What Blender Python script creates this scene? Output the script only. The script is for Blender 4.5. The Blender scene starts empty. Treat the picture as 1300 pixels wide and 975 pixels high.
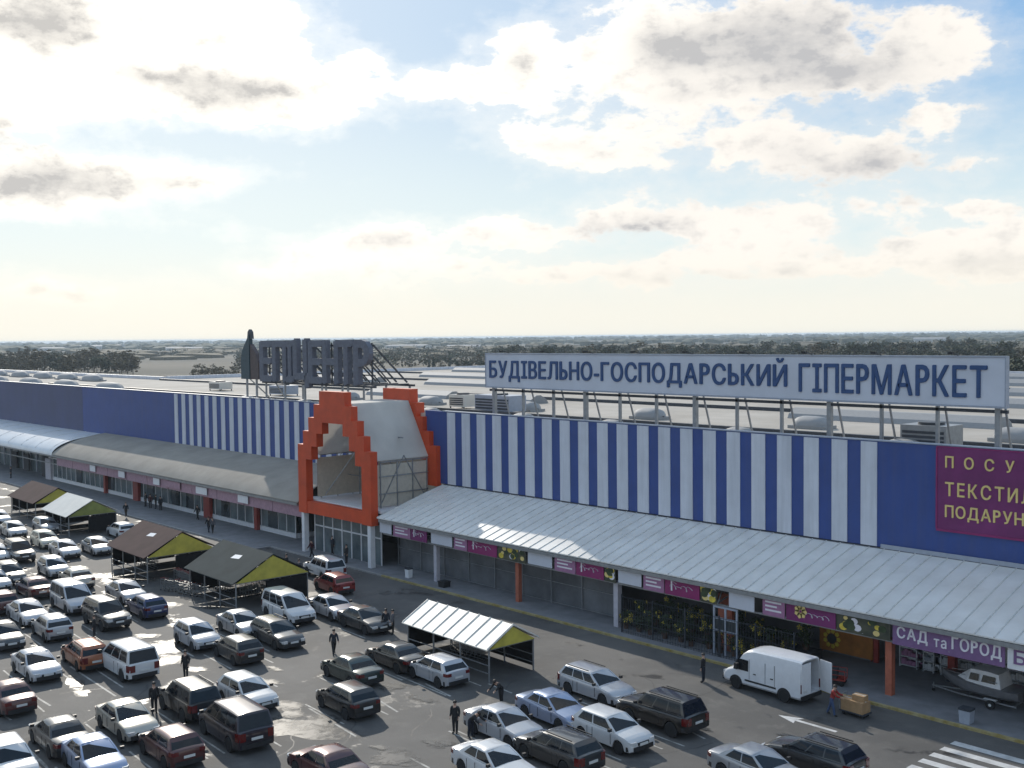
import bpy, bmesh, math, random
from mathutils import Vector, Matrix, Euler
SC = bpy.context.scene
COL = SC.collection
R = math.radians
rnd = random.Random(7)

# ------------------------------------------------------------------ camera
FPX, CAM_H = 1400.0, 21.0
YAW, PITCH, ROLL = R(42.4), R(2.47), R(0.62)
R0 = Vector((math.cos(R(47.6)), math.sin(R(47.6)), 0))
F0 = Vector((-math.sin(R(47.6)), math.cos(R(47.6)), 0))
FW = (F0*math.cos(PITCH) + Vector((0, 0, -math.sin(PITCH)))).normalized()
UP = R0.cross(FW)
CR = R0*math.cos(ROLL) - UP*math.sin(ROLL)
CU = UP*math.cos(ROLL) + R0*math.sin(ROLL)
CAMP = Vector((0, 0, CAM_H))
cam = bpy.data.cameras.new('camera')
cam.sensor_width = 36
cam.lens = 36*FPX/1300
cam.clip_start, cam.clip_end = 0.5, 60000
camo = bpy.data.objects.new('camera', cam)
COL.objects.link(camo)
camo.matrix_world = Matrix.Translation(CAMP) @ Matrix((CR, CU, -FW)).transposed().to_4x4()
SC.camera = camo

# ------------------------------------------------------------------ sun, sky, exposure
SUN_EL = R(29.0)
SUN_AZ = R(47.6 + 20.5)                      # left of the inward facade normal (+Y)
SUN_DIR = Vector((-math.sin(SUN_AZ)*math.cos(SUN_EL), math.cos(SUN_AZ)*math.cos(SUN_EL), math.sin(SUN_EL)))
sl = bpy.data.lights.new('sun', 'SUN')
sl.energy = 3.6
sl.angle = R(0.6)
sl.color = (1.0, 0.93, 0.82)
so = bpy.data.objects.new('sun', sl)
COL.objects.link(so)
so.rotation_euler = SUN_DIR.to_track_quat('Z', 'Y').to_euler()
so.location = (0, 0, 200)
SC.view_settings.view_transform = 'Standard'
SC.view_settings.look = 'None'
SC.view_settings.gamma = 1
SC.view_settings.use_curve_mapping = False
SC.view_settings.exposure = 0.0
SC.cycles.use_denoising = True
SC.cycles.volume_bounces = 0
SC.cycles.max_bounces = 6

WORLD_STRENGTH = 0.10
def build_world():
    w = bpy.data.worlds.new('World')
    SC.world = w
    w.use_nodes = True
    nt = w.node_tree
    nt.nodes.clear()
    N, L = nt.nodes, nt.links
    def link(a, b):
        if isinstance(a, (int, float)): b.default_value = a
        elif isinstance(a, tuple): b.default_value = a
        else: L.new(a, b)
    def m(op, a, b=0.0, c=0.0, clamp=False):
        n = N.new('ShaderNodeMath'); n.operation = op; n.use_clamp = clamp
        link(a, n.inputs[0]); link(b, n.inputs[1]); link(c, n.inputs[2])
        return n.outputs[0]
    def vm(op, a, b=(0, 0, 0), c=(0, 0, 0)):
        n = N.new('ShaderNodeVectorMath'); n.operation = op
        link(a, n.inputs[0]); link(b, n.inputs[1])
        if op == 'MULTIPLY_ADD': link(c, n.inputs[2])
        return n.outputs['Value'] if op == 'DOT_PRODUCT' else n.outputs[0]
    def noise(v, scale, det=5, rough=.55):
        n = N.new('ShaderNodeTexNoise'); link(v, n.inputs['Vector'])
        n.inputs['Scale'].default_value = scale; n.inputs['Detail'].default_value = det; n.inputs['Roughness'].default_value = rough
        return n
    def ramp(x, a, b):
        n = N.new('ShaderNodeMapRange'); n.interpolation_type = 'SMOOTHSTEP'
        link(x, n.inputs[0]); link(a, n.inputs[1]); link(b, n.inputs[2])
        return n.outputs[0]
    def mix(f, a, b):
        n = N.new('ShaderNodeMix'); n.data_type = 'RGBA'
        link(f, n.inputs[0])
        for s, v in ((n.inputs[6], a), (n.inputs[7], b)):
            if isinstance(v, tuple): s.default_value = (*v, 1)
            else: L.new(v, s)
        return n.outputs[2]
    tc = N.new('ShaderNodeTexCoord')
    D = tc.outputs['Generated']
    sky = N.new('ShaderNodeTexSky'); sky.sky_type = 'NISHITA'; sky.sun_disc = False
    sky.sun_elevation = SUN_EL; sky.sun_rotation = -SUN_AZ
    sky.air_density = 1.0; sky.dust_density = 1.6; sky.ozone_density = 1.5
    sep = N.new('ShaderNodeSeparateXYZ'); L.new(D, sep.inputs[0])
    # compass bearing (from the view's central bearing) and elevation, radians
    az = m('ARCTAN2', vm('DOT_PRODUCT', D, tuple(R0)), vm('DOT_PRODUCT', D, tuple(F0)))
    el = m('ARCSINE', sep.outputs[2])
    cx = N.new('ShaderNodeCombineXYZ'); L.new(az, cx.inputs[0]); L.new(el, cx.inputs[1])
    uv = cx.outputs[0]
    # ragged edges
    n1 = noise(vm('MULTIPLY', uv, (1, 1.5, 1)), 16, 6, .6)
    warp = vm('MULTIPLY_ADD', n1.outputs['Color'], (.055, .04, 0), (-.0275, -.02, 0))
    uvw = vm('ADD', uv, warp)
    def blobs(src, lst):
        acc = 0.0
        for (px, py, rx, ry, wgt) in lst:
            a = math.atan((px-650)/FPX)
            e = math.atan((427-(px-650)*.0108-py)/FPX*math.cos(a))
            sx, sy = FPX/rx, FPX/ry
            v = vm('MULTIPLY_ADD', src, (sx, sy, 0), (-a*sx, -e*sy, 0))
            g = m('POWER', 0.3679, vm('DOT_PRODUCT', v, v))
            acc = m('MULTIPLY_ADD', g, wgt, acc)
        return acc
    cl = blobs(uvw, [(60, 80, 240, 105, 1.25), (300, 60, 140, 80, 1.25), (400, 120, 80, 40, .9), (470, 75, 40, 25, .8), (50, 235, 140, 30, 1.0),
        (250, 222, 110, 28, .9), (40, 272, 60, 18, .9), (555, 112, 50, 20, .8), (650, 95, 70, 44, 1.0), (800, 75, 110, 62, 1.1), (960, 70, 160, 66, 1.2), (1090, 100, 90, 26, .9),
        (1195, 55, 60, 36, .75), (1185, 148, 26, 22, 1.0), (710, 185, 120, 30, 1.0), (785, 205, 50, 18, .7), (1060, 205, 120, 40, 1.1), (980, 172, 50, 26, .8),
        (1245, 210, 34, 12, .7), (920, 200, 24, 12, .7), (500, 298, 100, 28, .9), (420, 318, 110, 22, .7), (640, 298, 60, 22, .8), (785, 275, 80, 28, 1.0), (930, 305, 80, 30, .7),
        (1090, 310, 110, 24, .5), (1270, 325, 90, 34, .7), (1290, 285, 50, 35, .6), (980, 350, 260, 20, .5), (600, 352, 330, 24, .55), (100, 375, 190, 22, .7), (700, -40, 200, 30, .4), (700, 302, 40, 13, .6), (890, 285, 50, 18, .7), (1010, 272, 50, 18, .7), (1130, 268, 60, 16, .7), (1180, 302, 60, 14, .6), (1060, 338, 80, 9, .6), (860, 328, 70, 10, .6), (1240, 262, 40, 14, .6), (330, 340, 120, 12, .5), (560, 335, 80, 9, .5), (750, 345, 90, 8, .5)])
    holes = blobs(uvw, [(420, 80, 40, 20, .7), (500, 20, 90, 70, .6), (740, 55, 30, 30, .4), (740, 95, 26, 10, .4), (220, 178, 110, 22, .8), (420, 200, 110, 40, .5), (330, 260, 160, 24, .5), (150, 320, 200, 24, .6), (580, 220, 70, 40, .4), (1100, 60, 30, 20, .3)])
    n2 = noise(vm('MULTIPLY', uv, (1, 2.0, 1)), 9, 8, .62)
    n3 = noise(vm('MULTIPLY', uv, (1, 1.7, 1)), 34, 6, .6)
    dens = m('ADD', m('SUBTRACT', cl, holes), m('MULTIPLY_ADD', n2.outputs['Fac'], 1.9, -.98))
    dens = m('ADD', dens, m('MULTIPLY_ADD', n3.outputs['Fac'], 1.0, -.5))
    # away from the view the noise alone makes the broken cloud
    side = ramp(m('ABSOLUTE', az), .5, .8)
    high = ramp(el, .32, .5)
    n4 = noise(vm('MULTIPLY', uv, (1, 2.2, 1)), 3.2, 8, .6)
    elsewhere = m('MULTIPLY', m('MAXIMUM', side, high), m('MULTIPLY_ADD', n4.outputs['Fac'], 3.0, -1.2))
    dens = m('ADD', dens, elsewhere)
    mask = ramp(dens, .36, .74)
    wisp = m('MULTIPLY', ramp(dens, -.1, .6), .30)
    mask = m('MAXIMUM', mask, wisp)
    dk = blobs(uvw, [(60, 32, 75, 28, 1.3), (310, 124, 75, 22, 1.25), (215, 98, 60, 14, .9), (30, 182, 55, 16, 1.0), (80, 236, 75, 17, 1.1), (90, 215, 60, 12, .5), (10, 240, 40, 16, .5), (235, 228, 60, 11, .55), (285, 60, 30, 12, .4),
        (850, 62, 50, 26, .9), (980, 60, 110, 36, 1.15), (1080, 98, 80, 22, .95), (660, 85, 26, 22, .6), (870, 122, 40, 12, .35), (720, 190, 60, 10, .35), (1110, 218, 80, 20, .85), (1010, 195, 40, 20, .3),
        (795, 288, 52, 13, 1.0), (490, 303, 46, 14, .55), (600, 305, 40, 8, .3), (1245, 332, 50, 11, .7), (1100, 310, 60, 10, .3), (850, 352, 130, 7, .3), (1040, 355, 160, 8, .3), (120, 378, 90, 6, .3)])
    dk = m('MULTIPLY', dk, m('MULTIPLY_ADD', n3.outputs['Fac'], 1.6, .15))
    dk = m('ADD', dk, m('MULTIPLY', m('MAXIMUM', side, high), ramp(dens, .75, 1.7)))
    dk = m('ADD', dk, m('MULTIPLY', ramp(n3.outputs['Fac'], .48, .75), .45))
    dk = m('MINIMUM', m('MULTIPLY', m('MULTIPLY', dk, ramp(dens, .3, .9)), .85), 1.0)
    s = 0.1/WORLD_STRENGTH
    # cloud radiance, sunlit edge to shaded base; brighter near the sun
    sd = vm('DOT_PRODUCT', D, tuple(SUN_DIR))
    near = ramp(sd, .80, .995)
    lit = mix(near, (10.4*s, 9.9*s, 9.2*s), (14.5*s, 13.8*s, 12.5*s))
    shade = mix(near, (5.6*s, 5.6*s, 5.7*s), (6.4*s, 6.2*s, 5.9*s))
    cloud = mix(dk, lit, shade)
    # clear air: Nishita, lifted by thin high veil
    g = N.new('ShaderNodeMix'); g.data_type = 'RGBA'; g.blend_type = 'MULTIPLY'; g.inputs[0].default_value = 1
    L.new(sky.outputs[0], g.inputs[6]); g.inputs[7].default_value = (SKYG*1.0, SKYG*.99, SKYG*.98, 1)
    blue = mix(ramp(el, .06, .30), (6.9*s, 8.5*s, 9.1*s), (2.6*s, 4.9*s, 8.1*s))
    blue = mix(m('MULTIPLY', ramp(sd, .74, .98), .5), blue, (8.3*s, 9.2*s, 9.5*s))
    veil = mix(.90, g.outputs[2], blue)
    haze_low = ramp(el, .22, .03)
    hl = mix(near, (10.0*s, 9.5*s, 8.3*s), (11.0*s, 10.4*s, 8.9*s))
    c = mix(m('MULTIPLY', haze_low, .42), veil, (8.9*s, 9.6*s, 9.3*s))
    c = mix(mask, c, cloud)
    low2 = ramp(el, .095, .012)
    c = mix(m('MULTIPLY', low2, .8), c, hl)
    bg = N.new('ShaderNodeBackground'); bg.inputs['Strength'].default_value = WORLD_STRENGTH
    L.new(c, bg.inputs['Color'])
    out = N.new('ShaderNodeOutputWorld'); L.new(bg.outputs[0], out.inputs[0])
    w.cycles.sampling_method = 'MANUAL'
    w.cycles.sample_map_resolution = 1024
SKYG = 1.0
build_world()

# ------------------------------------------------------------------ helpers
def ray(px, py):
    return (FW + CR*((px-650)/FPX) - CU*((py-487.5)/FPX))
def at(px, py, z=0.0):
    d = ray(px, py)
    return CAMP + d*((z-CAM_H)/d.z)
def on_y(px, py, y):
    d = ray(px, py)
    return CAMP + d*(y/d.y)
def xon(px, y):
    return on_y(px, 600, y).x
_mats = {}
def mat(name, col, rough=.6, metal=0.0, var=.12, scale=3.0, bump=0.0, bscale=None, coat=0.0, spec=.5, alpha=1.0, detail=5, col2=None, wave=None, streak=0):
    """procedural material: base colour broken up by noise, optional bump"""
    if name in _mats: return _mats[name]
    m = bpy.data.materials.new(name); m.use_nodes = True
    nt = m.node_tree; N, L = nt.nodes, nt.links
    b = N['Principled BSDF']
    tc = N.new('ShaderNodeTexCoord')
    n = N.new('ShaderNodeTexNoise'); n.inputs['Scale'].default_value = scale; n.inputs['Detail'].default_value = detail; n.inputs['Roughness'].default_value = .6
    L.new(tc.outputs['Object'], n.inputs['Vector'])
    mx = N.new('ShaderNodeMix'); mx.data_type = 'RGBA'
    lo = tuple(c*(1-var) for c in col); hi = col2 if col2 else tuple(min(1, c*(1+var)) for c in col)
    mx.inputs[6].default_value = (*lo, 1); mx.inputs[7].default_value = (*hi, 1)
    mr = N.new('ShaderNodeMapRange'); mr.inputs[1].default_value = .3; mr.inputs[2].default_value = .7
    L.new(n.outputs['Fac'], mr.inputs[0]); L.new(mr.outputs[0], mx.inputs[0]); L.new(mx.outputs[2], b.inputs['Base Color'])
    if streak:     # rain streaks and sheet-to-sheet fading running down the cladding
        mp = N.new('ShaderNodeMapping'); mp.inputs['Scale'].default_value = (1.6, 1.6, .10); L.new(tc.outputs['Object'], mp.inputs[0])
        ns = N.new('ShaderNodeTexNoise'); ns.inputs['Scale'].default_value = 1.0; ns.inputs['Detail'].default_value = 6; ns.inputs['Roughness'].default_value = .7; L.new(mp.outputs[0], ns.inputs['Vector'])
        m2 = N.new('ShaderNodeMapRange'); L.new(ns.outputs['Fac'], m2.inputs[0])
        for i, k in enumerate((.35, .7, 0, streak)): m2.inputs[i+1].default_value = k
        mz = N.new('ShaderNodeMix'); mz.data_type = 'RGBA'; L.new(m2.outputs[0], mz.inputs[0]); L.new(mx.outputs[2], mz.inputs[6]); mz.inputs[7].default_value = (*[c*.45+.06 for c in col], 1)
        L.new(mz.outputs[2], b.inputs['Base Color'])
    b.inputs['Roughness'].default_value = rough; b.inputs['Metallic'].default_value = metal
    b.inputs['Coat Weight'].default_value = coat; b.inputs['Coat Roughness'].default_value = .06
    b.inputs['Specular IOR Level'].default_value = spec; b.inputs['Alpha'].default_value = alpha
    if wave:
        w = N.new('ShaderNodeTexWave'); w.bands_direction = wave[0]; w.inputs['Scale'].default_value = wave[1]; w.wave_profile = 'SIN'
        L.new(tc.outputs['Object'], w.inputs['Vector'])
        bp = N.new('ShaderNodeBump'); bp.inputs['Strength'].default_value = wave[2]; bp.inputs['Distance'].default_value = .03
        L.new(w.outputs['Fac'], bp.inputs['Height']); L.new(bp.outputs[0], b.inputs['Normal'])
    elif bump:
        n2 = N.new('ShaderNodeTexNoise'); n2.inputs['Scale'].default_value = bscale or scale*4; n2.inputs['Detail'].default_value = 4
        L.new(tc.outputs['Object'], n2.inputs['Vector'])
        bp = N.new('ShaderNodeBump'); bp.inputs['Strength'].default_value = bump; bp.inputs['Distance'].default_value = .02
        L.new(n2.outputs['Fac'], bp.inputs['Height']); L.new(bp.outputs[0], b.inputs['Normal'])
    _mats[name] = m
    return m

class MB:
    def __init__(s): s.v = []; s.f = []; s.mi = []
    def add(s, vs, fs, mi=0):
        o = len(s.v); s.v += [tuple(v) for v in vs]
        for f in fs: s.f.append([o+i for i in f]); s.mi.append(mi)
        return s
    def box(s, x0, x1, y0, y1, z0, z1, mi=0):
        return s.add([(x0,y0,z0),(x1,y0,z0),(x1,y1,z0),(x0,y1,z0),(x0,y0,z1),(x1,y0,z1),(x1,y1,z1),(x0,y1,z1)],
              [(3,2,1,0),(4,5,6,7),(0,1,5,4),(1,2,6,5),(2,3,7,6),(3,0,4,7)], mi)
    def bar(s, p, q, w=.05, h=None, n=4, mi=0):
        p, q = Vector(p), Vector(q); d = q-p
        if d.length < 1e-6: return s
        h = h or w
        d.normalize()
        a = d.cross(Vector((0,0,1)))
        if a.length < 1e-3: a = d.cross(Vector((0,1,0)))
        a.normalize(); b = a.cross(d)
        k0 = math.pi/4 if n == 4 else 0
        sc = math.sqrt(2) if n == 4 else 1
        vs = []
        for c in (p, q):
            for k in range(n):
                t = k0+2*math.pi*k/n
                vs.append(c+a*(math.cos(t)*w/2*sc)+b*(math.sin(t)*h/2*sc))
        fs = [(k,(k+1)%n,n+(k+1)%n,n+k) for k in range(n)]+[tuple(range(n-1,-1,-1)), tuple(range(n,2*n))]
        return s.add(vs, fs, mi)
    def prism(s, poly, axis, a, b, mi=0):
        """2-D polygon extruded from a to b along axis; poly in the other two axes"""
        def P(u, v, t): return {'x': (t,u,v), 'y': (u,t,v), 'z': (u,v,t)}[axis]
        n = len(poly)
        return s.add([P(u,v,a) for u,v in poly]+[P(u,v,b) for u,v in poly],
              [tuple(range(n-1,-1,-1)), tuple(range(n,2*n))]+[(k,(k+1)%n,n+(k+1)%n,n+k) for k in range(n)], mi)
    def lathe(s, prof, c=(0,0,0), axis='z', n=14, mi=0):
        vs = []
        for r, t in prof:
            for k in range(n):
                a = 2*math.pi*k/n; u, v = r*math.cos(a), r*math.sin(a)
                p = {'z': (u,v,t), 'y': (u,t,v), 'x': (t,u,v)}[axis]
                vs.append((p[0]+c[0], p[1]+c[1], p[2]+c[2]))
        fs = []
        for j in range(len(prof)-1):
            for k in range(n): fs.append((j*n+k, j*n+(k+1)%n, (j+1)*n+(k+1)%n, (j+1)*n+k))
        fs += [tuple(range(n-1,-1,-1)), tuple(range((len(prof)-1)*n, len(prof)*n))]
        return s.add(vs, fs, mi)
    def quad(s, *p, mi=0): return s.add(p, [tuple(range(len(p)))], mi)
    def grid(s, rows, mi=0, closed=False):
        n = len(rows[0]); vs = [p for r in rows for p in r]; fs = []
        for i in range(len(rows)-1):
            for k in range(n if closed else n-1):
                fs.append((i*n+k, i*n+(k+1)%n, (i+1)*n+(k+1)%n, (i+1)*n+k))
        return s.add(vs, fs, mi)
    def mesh(s, name, mats, smooth=None, fix=True):
        me = bpy.data.meshes.new(name)
        me.from_pydata(s.v, [], s.f)
        for m in (mats if isinstance(mats, (list, tuple)) else [mats]): me.materials.append(m)
        for p, i in zip(me.polygons, s.mi): p.material_index = i
        if fix:
            bm = bmesh.new(); bm.from_mesh(me)
            if smooth: bmesh.ops.remove_doubles(bm, verts=bm.verts, dist=1e-4)
            bmesh.ops.recalc_face_normals(bm, faces=bm.faces); bm.to_mesh(me); bm.free()
        if smooth:
            me.polygons.foreach_set('use_smooth', [True]*len(me.polygons))
            me.set_sharp_from_angle(angle=R(smooth))
        return me
    def build(s, name, mats, parent=None, smooth=None, fix=True):
        return link(name, s.mesh(name, mats, smooth, fix), parent)
def link(name, me, parent=None):
    o = bpy.data.objects.new(name, me); COL.objects.link(o)
    if parent: o.parent = parent
    return o
def tag(o, label, cat, group=None):
    o['label'] = label; o['category'] = cat
    if group: o['group'] = group
    return o
def thing(name, label, cat, loc=(0,0,0), rz=0, group=None):
    o = bpy.data.objects.new(name, None); COL.objects.link(o)
    o.location = loc; o.rotation_euler = (0,0,rz); o.empty_display_size = .3
    return tag(o, label, cat, group)
def struct(name, mb, m, smooth=None, fix=True):
    o = mb.build(name, m, None, smooth, fix); o['kind'] = 'structure'; return o
KIDS = {}
def kids(o):
    return [c for c in bpy.data.objects if c.parent == o]
def dup(root, loc, rz, label, group=None, tree=None):
    """copy a thing with its parts and sub-parts (tree = cached [(part, [subparts])])"""
    r = root.copy(); COL.objects.link(r); r.location = loc; r.rotation_euler = (0,0,rz); r['label'] = label
    if group: r['group'] = group
    made = {}
    for p, subs in tree:
        c = p.copy(); COL.objects.link(c); c.parent = r
        made.setdefault(p.name.split('.')[0], []).append(c)
        for q in subs:
            d = q.copy(); COL.objects.link(d); d.parent = c
            made.setdefault(q.name.split('.')[0], []).append(d)
    return r, made
def tree_of(o): return [(p, kids(p)) for p in kids(o)]
def paint(o, m):
    o.material_slots[0].link = 'OBJECT'; o.material_slots[0].material = m

_gl = {}
def glyph(ch):
    """outline of one letter, capital height about .7, extruded +-.05 (Р and Ь come from P, upright and upside down)"""
    if ch in _gl: return _gl[ch]
    if ch in 'РЬ':
        vs, fs = glyph('P'); h = max(v[1] for v in vs); k = max(v[1] for v in glyph('П')[0])/h
        vs = [(v[0]*k, v[1]*k if ch == 'Р' else (h-v[1])*k, v[2]) for v in vs]
        if ch == 'Ь': fs = [f[::-1] for f in fs]
    else:
        c = bpy.data.curves.new('t', 'FONT'); c.body = ch; c.extrude = .05; c.resolution_u = 3
        o = bpy.data.objects.new('t', c); COL.objects.link(o)
        bpy.context.view_layer.update()
        me = bpy.data.meshes.new_from_object(o.evaluated_get(bpy.context.evaluated_depsgraph_get()))
        bpy.data.objects.remove(o); bpy.data.curves.remove(c)
        vs = [tuple(v.co) for v in me.vertices]; fs = [list(p.vertices) for p in me.polygons]
        bpy.data.meshes.remove(me)
    _gl[ch] = (vs, fs)
    return _gl[ch]
def text_mesh(body, w, h, depth, bold=.02, spacing=1.0, name='lettering'):
    """letters w wide and h tall standing in the XZ plane facing -Y, origin at lower left, extruded depth"""
    V, Fc, pen = [], [], 0.0
    for ch in body:
        if ch == ' ': pen += .35; continue
        vs, fs = glyph(ch); x0 = min(v[0] for v in vs); o = len(V)
        V += [(v[0]-x0+pen, v[1], v[2]) for v in vs]; Fc += [[o+i for i in f] for f in fs]
        pen += max(v[0] for v in vs)-x0+.13+.5*(spacing-1)
    me = bpy.data.meshes.new('t'); me.from_pydata(V, [], Fc)
    xs = [v.co.x for v in me.vertices]; ys = [v.co.y for v in me.vertices]
    x0, x1, y0, y1 = min(xs), max(xs), min(ys), max(ys)
    for v in me.vertices:
        x, y, z = v.co
        v.co = ((x-x0)/(x1-x0)*w, -(z+.05)/.1*depth, (y-y0)/(y1-y0)*h)
    if bold:      # heavier strokes: the same letters again a little to each side, each a few mm proud of the last
        b = bold*h*1.3; bm = bmesh.new(); bm.from_mesh(me); geo = list(bm.verts)+list(bm.edges)+list(bm.faces)
        for k, (dx, dz) in enumerate(((b,0),(-b,0),(b*.5,b*.6),(-b*.5,-b*.6))):
            r = bmesh.ops.duplicate(bm, geom=geo); vs = [g for g in r['geom'] if isinstance(g, bmesh.types.BMVert)]
            for v in vs:
                v.co.x += dx; v.co.z += dz
                if v.co.y < -.001: v.co.y -= .005*(k+1)
        bm.to_mesh(me); bm.free()
    me.name = name
    return me
def text(body, x, y, z, w, h, m, parent, depth=.03, bold=.02, spacing=1.0, name='lettering'):
    me = text_mesh(body, w, h, depth, bold, spacing, name); me.materials.append(m)
    o = link(name, me, parent); o.location = (x, y, z)
    return o

# ------------------------------------------------------------------ materials
def asphalt_mat():
    m = bpy.data.materials.new('asphalt'); m.use_nodes = True
    nt = m.node_tree; N, L = nt.nodes, nt.links; b = N['Principled BSDF']
    tc = N.new('ShaderNodeTexCoord'); v = tc.outputs['Object']
    def noise(s, d=6, r=.6):
        n = N.new('ShaderNodeTexNoise'); n.inputs['Scale'].default_value = s; n.inputs['Detail'].default_value = d; n.inputs['Roughness'].default_value = r
        L.new(v, n.inputs['Vector']); return n.outputs['Fac']
    def rng(x, a, c, lo=0, hi=1):
        n = N.new('ShaderNodeMapRange'); n.interpolation_type = 'SMOOTHSTEP'; L.new(x, n.inputs[0])
        for i, k in enumerate((a, c, lo, hi)): n.inputs[i+1].default_value = k
        return n.outputs[0]
    def mix(f, a, c):
        n = N.new('ShaderNodeMix'); n.data_type = 'RGBA'; L.new(f, n.inputs[0])
        for s, q in ((n.inputs[6], a), (n.inputs[7], c)):
            if isinstance(q, tuple): s.default_value = (*q, 1)
            else: L.new(q, s)
        return n.outputs[2]
    big = noise(.11, 5); mid = noise(.7, 6); fine = noise(14, 3)
    c = mix(rng(big, .35, .65), (.072, .069, .066), (.118, .111, .103))
    c = mix(rng(mid, .5, .72, 0, .6), c, (.145, .136, .124))
    c = mix(rng(fine, .4, .8, 0, .35), c, (.03, .03, .03))
    wet = rng(noise(.28, 7, .65), .56, .66)
    nm = N.new('ShaderNodeMath'); nm.operation = 'MULTIPLY'; L.new(wet, nm.inputs[0]); nm.inputs[1].default_value = .75
    c = mix(nm.outputs[0], c, (.03, .029, .028))
    L.new(c, b.inputs['Base Color'])
    L.new(rng(wet, 0, 1, .8, .38), b.inputs['Roughness'])
    bp = N.new('ShaderNodeBump'); bp.inputs['Strength'].default_value = .25; bp.inputs['Distance'].default_value = .02
    L.new(fine, bp.inputs['Height']); L.new(bp.outputs[0], b.inputs['Normal'])
    return m
M = {}
M['asphalt'] = asphalt_mat()
M['terrain'] = mat('field_soil', (.050, .050, .032), .95, var=.3, scale=.0035, col2=(.12, .10, .07), detail=8)
M['pave'] = mat('concrete_paving', (.20, .20, .21), .85, var=.18, scale=.8, bump=.2)
M['kerb'] = mat('kerb_concrete', (.30, .29, .28), .85, var=.15)
M['yellow'] = mat('worn_yellow_paint', (.36, .26, .05), .7, var=.3, scale=2, col2=(.42, .36, .2))
M['line'] = mat('worn_white_line', (.26, .25, .23), .7, var=.45, scale=1.6, col2=(.5, .49, .46))
M['zebra'] = mat('white_road_paint', (.52, .51, .50), .6, var=.25, scale=1.5, col2=(.68, .67, .65))
def puddle_mat():
    m = mat('rain_water', (.035, .034, .032), .36, var=.3, scale=2.2, bump=.10, bscale=3, spec=.6)
    nt = m.node_tree; N, L = nt.nodes, nt.links; b = N['Principled BSDF']
    tc = N.new('ShaderNodeTexCoord')
    v = N.new('ShaderNodeVectorMath'); v.operation = 'MULTIPLY_ADD'; L.new(tc.outputs['Generated'], v.inputs[0]); v.inputs[1].default_value = (2,2,0); v.inputs[2].default_value = (-1,-1,0)
    ln = N.new('ShaderNodeVectorMath'); ln.operation = 'LENGTH'; L.new(v.outputs[0], ln.inputs[0])
    n = N.new('ShaderNodeTexNoise'); n.inputs['Scale'].default_value = 1.6; n.inputs['Detail'].default_value = 7; n.inputs['Roughness'].default_value = .65; L.new(tc.outputs['Object'], n.inputs['Vector'])
    a = N.new('ShaderNodeMath'); a.operation = 'MULTIPLY_ADD'; L.new(n.outputs['Fac'], a.inputs[0]); a.inputs[1].default_value = 2.6; L.new(ln.outputs['Value'], a.inputs[2])
    r = N.new('ShaderNodeMapRange'); r.interpolation_type = 'SMOOTHSTEP'; L.new(a.outputs[0], r.inputs[0])
    for i, k in enumerate((2.45, 1.45, 0, .9)): r.inputs[i+1].default_value = k
    L.new(r.outputs[0], b.inputs['Alpha'])
    return m
M['puddle'] = puddle_mat() if True else mat('rain_water', (.02, .02, .02), .27, var=.2, scale=1, bump=.06, bscale=2.5, spec=.6)
M['blue'] = mat('blue_cladding', (.028, .070, .27), .45, var=.12, scale=.5, wave=('X', 4.2, .5), streak=.4)
M['blue_far'] = mat('faded_blue_cladding', (.05, .066, .165), .5, var=.15, scale=.25, wave=('X', 4.2, .5), streak=.4)
M['white_clad'] = mat('white_cladding', (.66, .68, .74), .45, var=.06, scale=.7, wave=('X', 4.2, .5), streak=.45)
M['trim'] = mat('grey_trim', (.33, .36, .42), .5, var=.1)
M['roof'] = mat('sandy_roof_felt', (.36, .32, .27), .9, var=.14, scale=.12, col2=(.45, .41, .36), bump=.2, bscale=3)
M['skylight'] = mat('opal_skylight', (.29, .29, .29), .7, var=.06)
M['steel_dk'] = mat('dark_steel', (.055, .062, .075), .5, .3, var=.2)
M['steel'] = mat('galvanised_steel', (.30, .31, .32), .45, .5, var=.15)
M['can_beige'] = mat('beige_canopy_sheet', (.30, .275, .24), .9, var=.12, scale=.35, col2=(.35, .32, .28), spec=.15)
M['can_white'] = mat('white_canopy_sheet', (.66, .68, .70), .32, var=.10, scale=.3)
M['can_clear'] = mat('ribbed_polycarbonate', (.80, .77, .72), .32, var=.10, scale=.45, col2=(.88, .86, .82), spec=.6)
def translucent(m, f):
    nt = m.node_tree; N, L = nt.nodes, nt.links; b = N['Principled BSDF']
    tr = N.new('ShaderNodeBsdfTranslucent'); tr.inputs[0].default_value = (.9, .9, .88, 1)
    mx = N.new('ShaderNodeMixShader'); mx.inputs[0].default_value = f
    L.new(b.outputs[0], mx.inputs[1]); L.new(tr.outputs[0], mx.inputs[2]); L.new(mx.outputs[0], N['Material Output'].inputs['Surface'])
M['seam'] = mat('canopy_seam', (.62, .61, .58), .5, var=.2)
M['orange'] = mat('orange_red_panel', (.56, .062, .012), .5, var=.14, scale=.8)
M['orange2'] = mat('orange_post_paint', (.40, .12, .07), .6, var=.15)
M['sheet'] = mat('pale_portal_sheet', (.62, .59, .54), .5, var=.12, scale=.5)
translucent(M['can_clear'], .12); translucent(M['sheet'], .35)
M['beige'] = mat('beige_panel', (.50, .45, .37), .6, var=.1)
M['white'] = mat('white_paint', (.72, .72, .73), .5, var=.07)
M['pearl'] = mat('pale_lilac_column', (.48, .46, .50), .6, var=.1)
M['glass'] = mat('shop_glass', (.10, .13, .14), .08, var=.4, scale=.35, col2=(.20, .24, .25), spec=.7)
M['dkglass'] = mat('dark_shop_glass', (.035, .045, .05), .08, var=.5, scale=.4, spec=.7)
M['redpost'] = mat('red_post', (.30, .045, .035), .5, var=.2)
M['dark'] = mat('dark_interior', (.05, .05, .055), .8, var=.3, scale=.5)
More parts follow.
